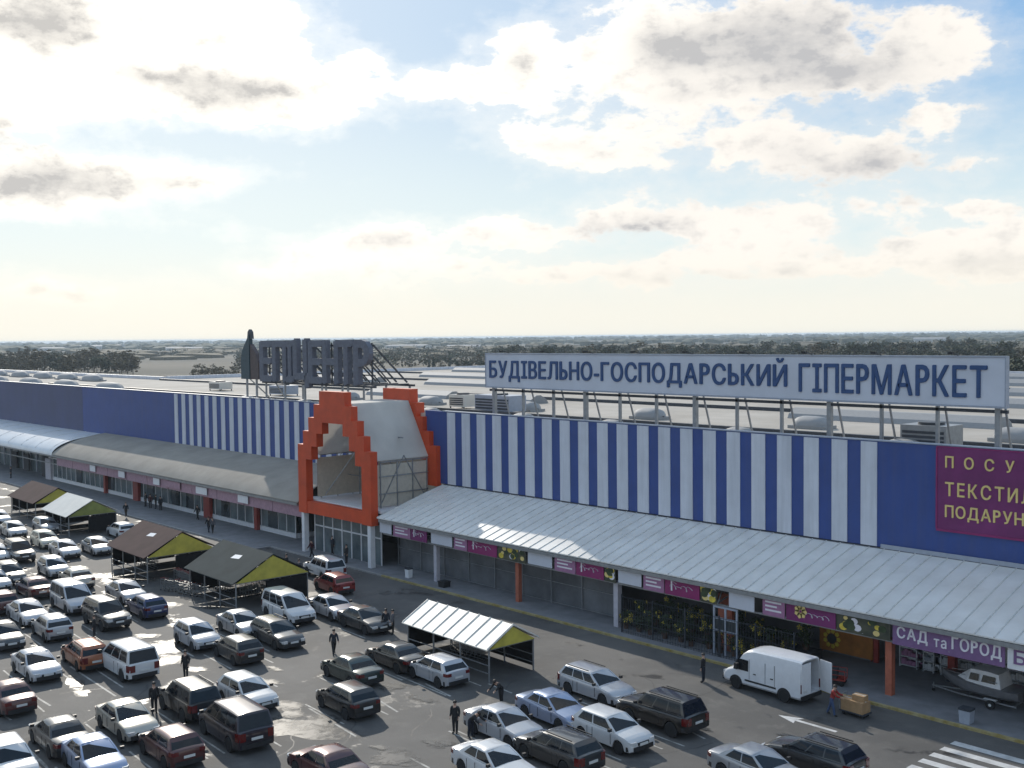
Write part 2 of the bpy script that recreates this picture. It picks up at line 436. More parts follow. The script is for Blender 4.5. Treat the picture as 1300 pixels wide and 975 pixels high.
M['inwall'] = mat('grey_inner_wall', (.16, .16, .17), .8, var=.25, scale=.3)
M['sign_white'] = mat('billboard_face', (.58, .60, .66), .5, var=.08, scale=.3)
M['navy'] = mat('navy_letter', (.025, .07, .19), .5, var=.15)
M['purple'] = mat('purple_banner', (.17, .022, .12), .6, var=.2, scale=.5)
M['magenta'] = mat('magenta_banner', (.24, .02, .12), .6, var=.2, scale=.5)
M['lilac'] = mat('lilac_banner', (.34, .16, .28), .6, var=.15)
M['violet'] = mat('violet_banner', (.20, .11, .24), .6, var=.12)
M['pink'] = mat('faded_pink_banner', (.36, .22, .27), .6, var=.2)
M['picture'] = mat('dark_picture_banner', (.03, .045, .04), .5, var=.5, scale=1.2, col2=(.10, .10, .06))
M['cream'] = mat('cream_letter', (.75, .58, .22), .5, var=.1)
M['white_letter'] = mat('white_letter', (.75, .72, .76), .5, var=.05)
M['goldflower'] = mat('yellow_petal', (.62, .48, .06), .6, var=.3)
M['net'] = mat('grey_shade_net', (.12, .125, .135), .8, var=.35, scale=.35, col2=(.20, .205, .215), bump=.3, bscale=20)
M['leaf'] = mat('dark_leaf', (.04, .06, .025), .7, var=.5, scale=2)
M['pot'] = mat('brown_pot', (.12, .07, .05), .8, var=.2)
M['rubber'] = mat('tyre_rubber', (.015, .015, .016), .85, var=.3)
M['rim'] = mat('alloy_rim', (.35, .35, .36), .35, .7, var=.1)
M['carglass'] = mat('car_glass', (.010, .013, .017), .06, var=.2, spec=.35)
M['lamp'] = mat('headlamp_lens', (.65, .66, .66), .1, .2, var=.15, scale=12, coat=1)
M['tail'] = mat('red_lamp_lens', (.12, .008, .008), .15, var=.2, scale=10, coat=1)
M['blackplastic'] = mat('black_plastic', (.018, .018, .02), .55, var=.25)
M['plate'] = mat('white_plate', (.62, .62, .6), .5, var=.05)
M['s_brown'] = mat('brown_shelter_sheet', (.085, .055, .05), .9, var=.15, scale=.6, spec=.15)
M['s_green'] = mat('dark_green_shelter_sheet', (.045, .055, .055), .9, var=.15, scale=.6, spec=.15)
M['s_white'] = mat('cream_shelter_sheet', (.60, .58, .53), .45, var=.08, scale=.8)
M['s_yel'] = mat('yellow_green_gable', (.50, .43, .07), .6, var=.25, scale=.7)
M['s_grn'] = mat('green_gable', (.22, .24, .06), .6, var=.3, scale=.9)
M['chrome'] = mat('cart_wire', (.42, .43, .44), .3, .8, var=.1)
M['cardboard'] = mat('cardboard', (.36, .22, .11), .85, var=.15)
M['skin'] = mat('skin', (.48, .30, .22), .55, var=.1)
M['hair'] = mat('dark_hair', (.03, .022, .018), .6, var=.3)
M['shoe'] = mat('black_shoe', (.015, .015, .015), .6)
M['white_shelf'] = mat('white_shelving', (.52, .55, .58), .5, var=.15, scale=1.5)

# ================================================================== GROUND
mb = MB()
rad = [0, 60, 200, 500, 1000, 2000, 4000, 8000, 16000]
rows = [[(r*math.cos(2*math.pi*k/72), r*math.sin(2*math.pi*k/72), -.06) for k in range(72)] for r in rad[1:]]
mb.grid(rows, closed=True); mb.f.append(list(range(72))); mb.mi.append(0)
struct('ground', mb, M['terrain'])
struct('car_park', MB().quad((-460,-120,0),(140,-120,0),(140,70,0),(-460,70,0)), M['asphalt'], fix=False)
KY = 56.5
mb = MB(); mb.box(-98, 60, KY, 66, -.05, .13); mb.box(-460, -98, 54.6, 66, -.05, .13)
struct('pavement', mb, M['pave'])
mb = MB(); mb.box(-79, 60, KY-.22, KY-.002, -.04, .137)
struct('kerb', mb, M['yellow'])
mb = MB(); mb.box(-98, -79, KY-.22, KY-.002, -.04, .137); mb.box(-460, -98.01, 54.38, 54.598, -.04, .137); mb.box(-98.2, -98.002, 54.6, KY-.23, -.04, .137)
struct('kerb', mb, M['kerb'])
# painted lines on the tarmac
def seg(mb, p, q, w, z=.004):
    p, q = Vector(p).to_2d(), Vector(q).to_2d(); d = (q-p).normalized(); n = Vector((-d.y, d.x))*w/2
    mb.quad((*(p-n), z), (*(q-n), z), (*(q+n), z), (*(p+n), z))
mb = MB()
for a, b in [((89,846),(147,884)), ((392,899),(452,935)), ((21,940),(60,975)), ((38,880),(64,896)), ((570,928),(625,955)), ((476,886),(505,904)), ((112,806),(133,820)),
             ((330,860),(352,872)), ((540,868),(572,884)), ((0,905),(14,914)), ((850,915),(895,938)), ((620,868),(650,880)), ((520,962),(545,975)), ((200,884),(214,893)), ((262,862),(283,874)), ((430,838),(470,858)), ((60,720),(75,727))]:
    p, q = at(*a), at(*b); seg(mb, p, q, .13)
struct('parking_line', mb, M['line'], fix=False)
mb = MB()
p0 = at(1212, 941)
for k in range(7):
    x, y = p0.x-.15*k*.0, p0.y-.25-k*1.12
    mb.quad((x,y-.28,.004),(x+4.3,y-.28,.004),(x+4.3,y+.28,.004),(x,y+.28,.004))
struct('zebra_crossing', mb, M['zebra'], fix=False)
a = at(985, 909); b = at(1038, 920); L_ = b.x-a.x
mb = MB(); y = (a.y+b.y)/2
mb.quad((a.x+1.1,y-.12,.004),(a.x+3.6,y-.12,.004),(a.x+3.6,y+.12,.004),(a.x+1.1,y+.12,.004))
mb.quad((a.x,y,.004),(a.x+1.3,y-.5,.004),(a.x+1.1,y,.004)); mb.quad((a.x,y,.004),(a.x+1.1,y,.004),(a.x+1.3,y+.5,.004))
struct('lane_arrow', mb, M['zebra'], fix=False)
# rain water standing in the dips
prnd = random.Random(3)
PZ = [.008]
def puddle(px, py, rx, ry, ang=0):
    c = at(px, py); mb = MB(); pts = []; n = 26
    ph = [prnd.uniform(0, 6.28) for _ in range(4)]
    for k in range(n):
        t = 2*math.pi*k/n
        r = 1+.25*math.sin(2*t+ph[0])+.18*math.sin(3*t+ph[1])+.12*math.sin(5*t+ph[2])+.08*math.sin(8*t+ph[3])
        u, v = rx*r*math.cos(t), ry*r*math.sin(t)
        pts.append((u*math.cos(ang)-v*math.sin(ang), u*math.sin(ang)+v*math.cos(ang), 0))
    mb.quad(*pts); o = struct('puddle', mb, M['puddle'], fix=False); PZ[0] += .0012; o.location = (c.x, c.y, PZ[0])
for q in [(205,822,1.6,3.2,.3), (212,840,1.1,1.6,.2), (372,926,3.2,1.5,.5), (400,918,1.6,1.2,.4), (368,896,1.3,.7,.3), (372,906,1.1,.6,.2), (160,735,2.6,2.6,.4), (148,752,1.5,2,.4), (120,732,1.2,1.4,.3),
          (340,866,1.2,.5,.3), (95,868,1.8,.5,-.4), (104,880,.8,.5,0), (552,945,.9,.4,.3), (565,944,.8,.4,.3), (250,850,.9,.5,.2), (505,962,1.8,.9,.3), (350,850,.5,.4,0), (404,920,.4,.3,0),
          (213,768,1.2,1.0,.3), (275,770,1.4,.8,.2), (500,872,1.0,.7,.3), (535,888,1.1,.5,.3), (230,795,1.2,.8,.2), (185,808,.9,.7,.3), (1000,935,.7,.25,.1), (890,925,.8,.25,.2), (480,950,.6,.3,.1), (345,848,.4,.3,.1)]:
    puddle(*q)

# ================================================================== HYPERMARKET
WY, CY, CZ = 65.2, 57.4, 4.85          # cladding plane, canopy edge line and height
XP0, XP1 = -94.4, -81.2                # entrance portal
XR = 60
WT, WB = 14.0, 7.15
bld = thing('hypermarket_building', 'long blue and white striped hypermarket with flat sandy roof and front canopies', 'building', (-80, WY, 0))
def B(mb, name, m, smooth=None, fix=True):
    # parts are written in world coordinates; shift to the building's base
    mb.v = [(x+80, y-WY, z) for x, y, z in mb.v]
    return mb.build(name, m, bld, smooth, fix)
# roof
mb = MB()
mb.prism([(-215,WY+.42),(XR,WY+.42),(XR,205),(-215,205)], 'z', 12.2, 12.9)
B(mb, 'roof', M['roof'])
B(MB().prism([(-330,WY+.42),(-215.05,WY+.42),(-215.05,100),(-330,100)], 'z', 12.0, 12.85), 'wing_roof', M['roof'])
mb = MB(); mb.box(-215,XR,204.6,205,0,12.18); mb.box(-215,-214.7,100.1,204.5,0,12.18); mb.box(XR-.4,XR,WY+.5,204.5,0,12.18); mb.box(-330,-215.1,99.6,100,0,11.98); mb.box(-330,-329.6,WY+.5,99.5,0,11.98)
B(mb, 'rear_wall', M['inwall'])
mb = MB(); mb.box(-214.9,XR,204.5,205.2,12.92,13.6); mb.box(-215.2,-214.6,100.2,204.4,12.92,13.6); mb.box(-330,-215.3,99.5,100.2,12.87,13.5)
B(mb, 'parapet', M['white_clad'])
# cladding
B(MB().box(-330, -169.02, WY, WY+.4, WB, WT), 'far_cladding', M['blue_far'])
B(MB().box(-169, -138, WY, WY+.4, WB, WT), 'plain_blue_cladding', M['blue'])
XQ0, XQ1 = XP0+2.6, XP1-2.6
B(MB().box(-137.98, XQ0-.01, WY, WY+.4, WB, WT), 'blue_cladding', M['blue']); B(MB().box(XQ1+.01, XR, WY, WY+.4, WB, WT), 'blue_cladding', M['blue'])
mb = MB(); mb.box(XP0, XP1, WY+.05, WY+.4, 5.3, WB-.01); mb.box(XQ0, XQ1, WY+.05, WY+.4, WB, 13.7); B(mb, 'wall_behind_portal', M['beige'])
mb = MB()
x = -80.45
while x < -36.6:
    mb.box(x, x+1.15, WY-.06, WY-.003, WB+.02, WT-.06); x += 2.14
B(mb, 'white_stripes', M['white_clad'])
mb = MB(); x = -137.6
while x < XP0-1: mb.box(x, x+1.0, WY-.06, WY-.003, WB+.25, WT-.06); x += 2.14
B(mb, 'white_stripes', M['white_clad'])
mb = MB(); mb.box(-330, XP0-.05, WY-.08, WY+.45, WT+.003, WT+.07); mb.box(XP1+.05, XR, WY-.08, WY+.45, WT+.003, WT+.07)
B(mb, 'coping', M['trim'])
mb = MB(); mb.box(XP1+.5, XR, WY-.10, WY-.004, WB-.02, WB+.015+.1) if False else mb.box(-36.2, XR, WY-.10, WY-.065, WB-.05, WB+.22); B(mb, 'flashing', M['trim'])
# inner front wall behind the canopy, storefront
B(MB().box(XP1+.1, XR, WY-.1, WY+.3, .13, WB-.06), 'inner_wall', M['inwall'])
B(MB().box(-330, XP0-.1, WY-.1, WY+.3, .13, WB-.06), 'left_inner_wall', M['inwall'])
# canopies
def prof_arc(k):   # left barrel
    t = k*math.pi/2; return (WY-.012-(WY-CY)*(.6*math.cos(t)+.4*(1-k)), CZ+2.55*(.62*math.sin(t)+.38*k))
def prof_flat(k):
    return (CY+(WY-.115-CY)*k, CZ+2.2*(1-(1-k)**1.08))
def prof_white(k):
    t = k*math.pi/2; return (WY-.012-(WY-CY)*math.cos(t), CZ-.1+2.45*math.sin(t))
def canopy(name, x0, x1, prof, m, step, seg_n=10, th=.08, ribs=None, sag=0):
    mb = MB(); rows = []
    n = max(1, round((x1-x0)/step))
    for i in range(n+1):
        x = x0+(x1-x0)*i/n
        top = [(x, *prof(k/seg_n)) for k in range(seg_n+1)]
        rows.append(top+[(x, y, z-th) for _, y, z in reversed(top)])
    mb.grid(rows, closed=True)
    for r in (0, n): mb.f.append([r*2*(seg_n+1)+k for k in range(2*(seg_n+1))]); mb.mi.append(0)
    o = B(mb, name, m, smooth=35)
    if ribs:
        mb = MB(); x = x0+.03
        while x < x1-.1:
            if ribs > 3: mb = MB()
            pts = [prof(k/6) for k in range(7)]
            for (y0, z0), (y1, z1) in zip(pts, pts[1:]):
                mb.bar((x, y0, z0+.02), (x, y1, z1+.02), .05, .07)
            x += ribs
            if ribs > 3: B(mb, 'canopy_rib', M['seam'])
        if ribs < 3: B(mb, name+'_ribs', M['seam'])
canopy('white_canopy', -330, -160.9, prof_white, M['can_white'], 4, ribs=6)
canopy('beige_canopy', -160.85, XP0-.1, prof_arc, M['can_beige'], 4, ribs=None)
canopy('clear_canopy', XP1+.1, XR, prof_flat, M['can_clear'], 1.5, ribs=1.05)
# eaves beam + fascia rails
mb = MB()
mb.box(-330, XP0-.3, CY+.02, CY+.3, CZ-.38, CZ-.12); mb.box(XP1+.3, XR, CY+.02, CY+.3, CZ-.38, CZ-.12)
mb.box(-330, XP0-.3, CY+.5, CY+.62, 3.3, 3.42); mb.box(XP1+.3, XR, CY+.5, CY+.62, 3.3, 3.42)
B(mb, 'eaves_beam', M['steel'])
mb = MB()
x = -160
while x < -96: mb.box(x, x+5.9, CY+.4, CY+.48, 3.3, 4.45); x += 6
B(mb, 'left_fascia', M['pink'])
# trusses under the clear canopy
for i in range(27):
    x = XP1+1.2+i*5.2; mb = MB()
    mb.bar((x, CY+.3, CZ-.3), (x, WY-.15, WB-.35), .12); mb.bar((x, CY+.3, 3.5), (x, WY-.15, 5.2), .08)
    for k in range(5):
        y0 = CY+.4+k*1.5; mb.bar((x, y0, 3.55+k*.33), (x, y0+.75, CZ-.2+.3*(k+.5)), .06)
    B(mb, 'canopy_truss', M['steel'])
# columns on the right
for px, m, w in ((553,'pearl',.38), (657,'orange2',.36), (783,'pearl',.42), (1131,'orange2',.40)):
    x = xon(px, 58.3); B(MB().box(x-w/2, x+w/2, 58.3-w/2, 58.3+w/2, .13, 3.42), 'column', M[m])
for px, m in ((921,'orange2'),):
    x = xon(px, 58.9); B(MB().box(x-.55, x+.55, 58.8, 59.1, .13, 3.9), 'column', M[m])
for x in (-15, -2, 11, 24): B(MB().box(x-.25, x+.25, 58.05, 58.55, .13, 3.42), 'column', M['orange2'])
# left storefront
SY = 60.6
mb = MB(); mb.box(-171, -100, SY-.12, SY+.2, .13, .62); B(mb, 'shopfront_plinth', M['white'])
B(MB().box(-170.9, -100.1, SY, SY+.08, .64, 3.3), 'shop_window', M['glass'])
B(MB().box(-100.08, -100.0, SY+.25, WY-.2, .64, 3.3), 'shop_window', M['dkglass'])
B(MB().box(-100.12, -99.9, SY+.22, WY-.2, .13, .62), 'shopfront_plinth', M['white'])
mb = MB(); x = -171
k = 0
while x <= -99.9:
    mb.box(x-.06, x+.06, SY-.05, SY-.004, .64, 3.3); x += 1.77
mb.box(-171, -100, SY-.05, SY+.1, 3.303, 3.45); mb.box(-171, -100, SY-.045, SY-.005, 2.5, 2.58)
for y in (62, 63.5): mb.box(-99.995, -99.94, y-.05, y+.05, .64, 3.3)
B(mb, 'window_frame', M['white'])
for px in (133, 172, 262, 324):
    x = xon(px, SY-.4); w = .75 if px in (172, 262) else .3
    B(MB().box(x-w, x+w, SY-.5, SY-.1, .13, 3.28), 'red_post', M['redpost'])
for px in (100, 140, 190, 222, 240, 285, 345):      # door recesses and displays
    x = xon(px, SY-.1); B(MB().box(x-1.0, x+1.0, SY-.09, SY-.055, .66, 2.45), 'shop_door', M['dkglass'])
# further left: deeper, darker front with a wide pale pier
B(MB().box(-330, -171.1, 62.4, 62.6, .13, 3.3), 'shop_window', M['glass'])
mb = MB(); x = -330
while x < -171.5: mb.box(x, x+.25, 62.2, 62.39, .13, 3.3); x += 3.1
B(mb, 'window_frame', M['trim'])
x = xon(62, 60.5); B(MB().box(x-.6, x+1.6, 60.2, 60.9, .13, 3.28), 'pier', M['pearl'])
B(MB().box(x-4.2, x-.8, 60.9, 61.2, .13, 3.28), 'doorway', M['dark'])
for px in (15, 30): x = xon(px, 61.5); B(MB().box(x-1.2, x+1.2, 61.9, 62.19, .13, 2.8), 'doorway', M['dark'])
# roof lights: long ridges across and small domes near the front
def ridge(x0, x1, y, w=3.2, h=.95, z=12.91):
    B(MB().prism([(y-w/2,z),(y+w/2,z),(y+w/2-.3,z+.45),(y+.35,z+h),(y-.35,z+h),(y-w/2+.3,z+.45)], 'x', x0, x1), 'skylight', M['skylight'])
for y, segs in ((92, [(-130,-112),(-104,-96),(-60,-40),(-30,-8)]), (118, [(-190,-165),(-150,-120),(-110,-84),(-78,-44),(-36,-4),(4,40)]), (140, [(-180,-150),(-140,-110),(-100,-66),(-60,-24),(-14,24)]), (165, [(-200,-164),(-150,-110),(-96,-60),(-48,-10),(0,40)]), (188, [(-190,-150),(-140,-100),(-84,-40),(-30,20)])):
    for a, b in segs: ridge(a, b, y)
def dome(x, y, l=2.6, w=1.8, h=.7, z=12.91):
    mb = MB(); rows = []
    for i in range(9):
        u = -1+2*i/8; rows.append([(x+u*l/2, y+math.cos(math.pi*k/8)*w/2*math.sqrt(max(.02,1-u**4)), z+.25+h*math.sin(math.pi*k/8)*math.sqrt(max(.02,1-u**4))) for k in range(9)])
    mb.grid(rows); mb.box(x-l/2, x+l/2, y-w/2, y+w/2, z, z+.26)
    B(mb, 'roof_dome', M['skylight'], smooth=50)
drnd = random.Random(11)
for i in range(9): dome(-126+i*12.7+drnd.uniform(-1,1), 69.4+drnd.uniform(-.4,.6))
for i in range(7): dome(-122+i*17.5, 82+drnd.uniform(-.6,.6), 3.4, 2.2, .8)
for i in range(9): dome(-320+i*18+drnd.uniform(-2,2), 72, 9, 2.6, 1.2)
for i in range(7): dome(-312+i*15+drnd.uniform(-2,2), 88, 8, 2.6, 1.1)
# dark strips of roof edge trim between roof bays
mb = MB()
for y in (76, 98, 128, 152, 177): mb.box(-213, XR-1, y-.25, y+.25, 12.905, 13.25)
B(mb, 'roof_expansion_strip', M['steel_dk'])
# air plant on the roof
def ac(x, y, w, d, h, m='sheet'):
    t = thing('roof_air_unit', AC_L.pop(0), 'air unit', (x, y, 12.9), 0, 'air units on the roof')
    mb = MB(); mb.box(-w/2, w/2, -d/2, d/2, .25, h); mb.build('casing', M[m], t)
    mb = MB()
    for k in range(4): mb.box(-w/2+.15, w/2-.15, -d/2-.05, -d/2-.004, .45+k*(h-.7)/4, .45+(k+.6)*(h-.7)/4)
    mb.build('louvre', M['steel_dk'], t)
    MB().lathe([(min(w,d)*.36,h+.003),(min(w,d)*.36,h+.18),(min(w,d)*.28,h+.2)]).build('fan', M['steel_dk'], t, smooth=40)
    mb = MB()
    for sx in (-1,1):
        for sy in (-1,1): mb.box(sx*(w/2-.12)-.06, sx*(w/2-.12)+.06, sy*(d/2-.12)-.06, sy*(d/2-.12)+.06, 0, .247)
    mb.build('feet', M['steel_dk'], t)
AC_L = ['grey louvred air unit just behind the blue parapet, below the end of the white sign', 'wide grey air unit on the roof below the first letters of the white sign',
        'small pale air unit on the roof beside the wide grey one at the billboard end', 'squat grey air unit on the roof behind the dark lettered sign', 'pale air unit on the far roof, left of the dark lettered sign']
p = on_y(1178, 545, 70); ac(p.x, 70.5, 3.2, 2.4, 1.9, 'steel')
p = on_y(635, 510, 78); ac(p.x, 78, 5.5, 2.4, 1.9, 'trim')
p = on_y(588, 512, 80); ac(p.x, 80, 2.6, 2.0, 1.6)
p = on_y(360, 490, 82); ac(p.x, 82, 4.0, 2.4, 1.5, 'trim')
p = on_y(280, 485, 84); ac(p.x, 84, 3.6, 2.2, 1.4)

# ------------------------------------------------------------------ entrance portal
xc = (XP0+XP1)/2
por = thing('entrance_portal', 'tall orange stepped gable portal over the glass main entrance', 'entrance portal', (xc, 58, .13))
def P(mb, name, m, smooth=None):
    mb.v = [(x-xc, y-58, z-.13) for x, y, z in mb.v]
    return mb.build(name, m, por, smooth)
def arch(y0, y1, base, W_):
    o = [(W_,base),(W_,10.7),(W_-1,10.7),(W_-1,12.05),(W_-2,12.05),(W_-2,13.4),(W_-3,13.4),(W_-3,14.7),(W_-4,14.7),(W_-4,16.0)]
    i = [(W_-1.45,base),(W_-1.45,9.3),(W_-2.45,9.3),(W_-2.45,10.6),(W_-3.4,10.6),(W_-3.4,11.9),(W_-4.4,11.9),(W_-4.4,13.0)]
    pts = [(xc+x, z) for x, z in o]+[(xc-x, z) for x, z in reversed(o)]+[(xc-x, z) for x, z in i]+[(xc+x, z) for x, z in reversed(i)]
    # outline: right outer up, over the top, left outer down, left inner up, right inner down
    return MB().prism(pts, 'y', y0, y1)
P(arch(57.2, 57.95, 4.0, 6.15), 'front_frame', M['orange'])
P(arch(64.7, 65.7, 6.9, 6.2), 'rear_frame', M['orange'])
P(MB().box(xc-4.69, xc+4.69, 57.25, 57.9, 4.05, 5.2), 'orange_band', M['orange'])
mb = MB()
for s in (-1, 1):      # sloping side sheets between the frames
    poly = [(xc+s*5.0,9.7),(xc+s*2.0,14.9),(xc+s*1.9,14.75),(xc+s*4.85,9.6)]
    mb.prism(poly, 'y', 58.12, 64.68)
mb.box(xc-1.85, xc+1.85, 58.12, 64.68, 14.76, 14.9)
P(mb, 'side_sheet', M['sheet'])
mb = MB()
for s in (-1, 1):      # open lattice under the sheets
    x = xc+s*5.0
    for y in (59.1, 61, 62.8, 64.5): mb.bar((x,y,5.3),(x,y,9.6),.09)
    for z in (6.6, 8.2, 9.55): mb.bar((x,58.95,z),(x,64.65,z),.09)
    mb.bar((x,58.95,5.4),(x,61.8,10),.07); mb.bar((x,61.8,10),(x,64.6,5.4),.07)
for z in (7.4, 9.6, 11.6): mb.bar((xc-4.6, 62, z), (xc+4.6, 62, z), .1)
for x in (-2.6, 0, 2.6): mb.bar((xc+x, 62, 5.6), (xc+x, 62, 13), .1)
mb.bar((xc-4.5, 59.2, 5.6), (xc, 62, 12.5), .1); mb.bar((xc+4.5, 59.2, 5.6), (xc, 62, 12.5), .1)
P(mb, 'lattice', M['steel'])
for s in (-1, 1): P(MB().box(xc+s*4.9-.04, xc+s*4.9+.04, 58.6, 64.6, 5.45, 9.3), 'side_mesh_panel', M['beige'])
P(MB().box(xc-6.4, xc+6.4, 58.12, 64.9, 5.05, 5.28), 'porch_roof', M['white'])
for s in (-1, 1): P(MB().box(xc+s*5.6-.24, xc+s*5.6+.24, 57.3, 57.8, .13, 3.98), 'column', M['white'])
P(MB().box(xc-5.6, xc+5.6, 58.7, 58.78, .13, 3.8), 'entrance_glass', M['glass'])
mb = MB()
for k in range(8): x = xc-5.6+k*1.6; mb.box(x-.06, x+.06, 58.62, 58.697, .13, 3.8)
mb.box(xc-5.6, xc+5.6, 58.61, 58.69, 2.55, 2.68)
P(mb, 'door_frame', M['white'])
P(MB().box(xc+6.8, xc+12.4, 60.4, 60.5, .13, 3.6), 'side_glass', M['dkglass'])
mb = MB()
for k in range(5): x = xc+6.8+k*1.4; mb.box(x-.05, x+.05, 60.3, 60.397, .13, 3.6)
P(mb, 'side_glass_frame', M['trim'])
P(MB().box(xc-3.4, xc-.2, WY-.05, WY+.03, 6, 12.6), 'rear_window', M['sheet'])

# ------------------------------------------------------------------ signs on the roof
BX0, BX1, BY, BZ0, BZ1 = on_y(617,470,66.6).x, on_y(1276,480,66.6).x, 66.6, 16.45, 19.4
t = thing('roof_billboard', 'long white billboard on posts reading БУДІВЕЛЬНО-ГОСПОДАРСЬКИЙ ГІПЕРМАРКЕТ in navy letters', 'billboard', ((BX0+BX1)/2, BY, 12.9))
ox, oy, oz = t.location
def S(mb, name, m, smooth=None):
    mb.v = [(x-ox, y-oy, z-oz) for x, y, z in mb.v]; return mb.build(name, m, t, smooth)
S(MB().box(BX0, BX1, BY, BY+.35, BZ0, BZ1), 'panel', M['sign_white'])
mb = MB(); mb.box(BX0-.08, BX1+.08, BY-.05, BY+.4, BZ0-.12, BZ0-.004); mb.box(BX0-.08, BX1+.08, BY-.05, BY+.4, BZ1+.004, BZ1+.1)
mb.box(BX0-.08, BX0-.004, BY-.05, BY+.4, BZ0, BZ1); mb.box(BX1+.004, BX1+.08, BY-.05, BY+.4, BZ0, BZ1)
S(mb, 'frame', M['trim'])
mb = MB(); mb.bar((BX0, BY+.5, BZ0-.35), (BX1, BY+.5, BZ0-.35), .2)
S(mb, 'rail', M['steel_dk'])
n = 13
for i in range(n):
    x = BX0+.6+(BX1-BX0-1.2)*i/(n-1)
    mb = MB(); mb.bar((x, BY+.5, 12.95), (x, BY+.5, BZ1-.1), .2 if i % 3 else .32)
    S(mb, 'post', M['steel'])
    mb = MB(); mb.bar((x, BY+2.6, 12.95), (x, BY+.62, BZ1-.6), .11)
    S(mb, 'brace', M['steel'])
mb = MB()
for i in range(9):
    x = BX0+3+(BX1-BX0-6)*i/8
    mb.bar((x, BY+.2, BZ1+.1), (x, BY-.7, BZ1+.32), .05); mb.box(x-.16, x+.16, BY-.9, BY-.66, BZ1+.2, BZ1+.36)
S(mb, 'floodlight', M['blackplastic'])
xa = on_y(622,470,BY).x-ox; xb = on_y(999,480,BY).x-ox; xd = on_y(1015,480,BY).x-ox; xe = on_y(1253,480,BY).x-ox
text('БУДІВЕЛЬНО-ГОСПОДАРСЬКИЙ', xa, -.006, BZ0-oz+.5, xb-xa, 2.3, M['navy'], t, .06, .016, 1.05)
text('ГІПЕРМАРКЕТ', xd, -.006, BZ0-oz+.5, xe-xd, 1.95, M['navy'], t, .06, .016, 1.05)

# tall dark letters on a steel platform above the portal
LX0, LX1, LY = on_y(333,460,66.2).x, on_y(470,460,66.2).x, 66.2
t = thing('roof_letter_sign', 'tall dark block letters on a braced steel platform above the orange portal', 'sign', ((LX0+LX1)/2, LY, 12.9))
ox, oy, oz = t.location
M['slate'] = mat('slate_letter', (.11,.12,.155), .5, var=.2)
word = 'ЕПІЦЕНТР'; n = len(word); ws = [1, 1.05, .5, 1.1, 1, 1.05, 1, 1]; tot = sum(ws)+.12*(n-1)
sc_ = (LX1-LX0)/tot; x = LX0
for ch, w in zip(word, ws):
    hh = 4.55 if ch != 'Ц' else 5.3
    me = text_mesh(ch, w*sc_, hh, .55, .035, 1, 'letter'); me.materials.append(M['slate'])
    o = link('letter', me, t); o.location = (x-ox, .28, (16.15 if ch != 'Ц' else 15.6)-oz)
    x += (w+.12)*sc_
mb = MB()
for k in range(int((LX1-LX0)/1.9)+1):
    x = LX0+.5+k*1.9
    mb.bar((x, LY+.7, 16.1), (x, LY+.7, 20.5), .14); mb.bar((x, LY+.8, 20.3), (x, LY+5.2, 16.2), .15); mb.bar((x, LY+.8, 18.4), (x, LY+3.0, 16.2), .12)
    mb.bar((x, LY+.6, 16.02), (x, LY+5.4, 16.02), .14)
for z in (17.1, 18.6, 20.2): mb.bar((LX0, LY+.6, z), (LX1, LY+.6, z), .12)
S(mb, 'back_bracing', M['steel_dk'])
mb = MB()
for y in (LY+.3, LY+5.3): mb.bar((LX0-.5, y, 15.9), (LX1+.5, y, 15.9), .22)
S(mb, 'platform', M['steel_dk'])
for i in range(6):
    x = LX0+.3+(LX1-LX0-.6)*i/5
    for y in (LY+.3, LY+5.3): S(MB().bar((x, y, 12.93), (x, y, 15.78), .18), 'post', M['steel'])
ex = on_y(316,450,66.2).x
t = thing('roof_emblem', 'upright dark teal and brown pointed emblem on a pole left of the dark roof letters', 'emblem', (ex, LY, 12.9))
ox, oy, oz = t.location
M['teal'] = mat('teal_emblem', (.03,.06,.075), .5, var=.3); M['rust'] = mat('rust_emblem', (.075,.05,.05), .5, var=.2)
S(MB().prism([(ex-2.0,16.2),(ex+.05,16.2),(ex+.05,21.6),(ex-.5,21.0),(ex-1.7,19.6),(ex-2.0,18.6)], 'y', LY, LY+.5), 'left_blade', M['teal'])
S(MB().prism([(ex+.2,16.2),(ex+2.1,16.2),(ex+2.1,18.2),(ex+1.5,19.3),(ex+.2,20.4)], 'y', LY+.05, LY+.55), 'right_blade', M['rust'])
S(MB().prism([(ex-.55,21.05),(ex+.5,21.05),(ex+.35,21.9),(ex-.05,22.2),(ex-.4,21.9)], 'y', LY+.1, LY+.45), 'tip', M['steel_dk'])
mb = MB(); mb.bar((ex-1, LY+.25, 12.93), (ex-1, LY+.25, 16.19), .2); mb.bar((ex+1.2, LY+.3, 12.93), (ex+1.2, LY+.3, 16.19), .2); mb.bar((ex-1.6, LY+.7, 16.4), (ex-1.6, LY+4.5, 13), .12); mb.bar((ex+1.6, LY+.7, 18.4), (ex+1.6, LY+4.5, 13), .12); mb.bar((ex-2,LY+.62,17.4),(ex+2,LY+.62,17.4),.1); mb.bar((ex-1.7,LY+.62,19),(ex+1.7,LY+.62,19),.1)
S(mb, 'stand', M['steel'])

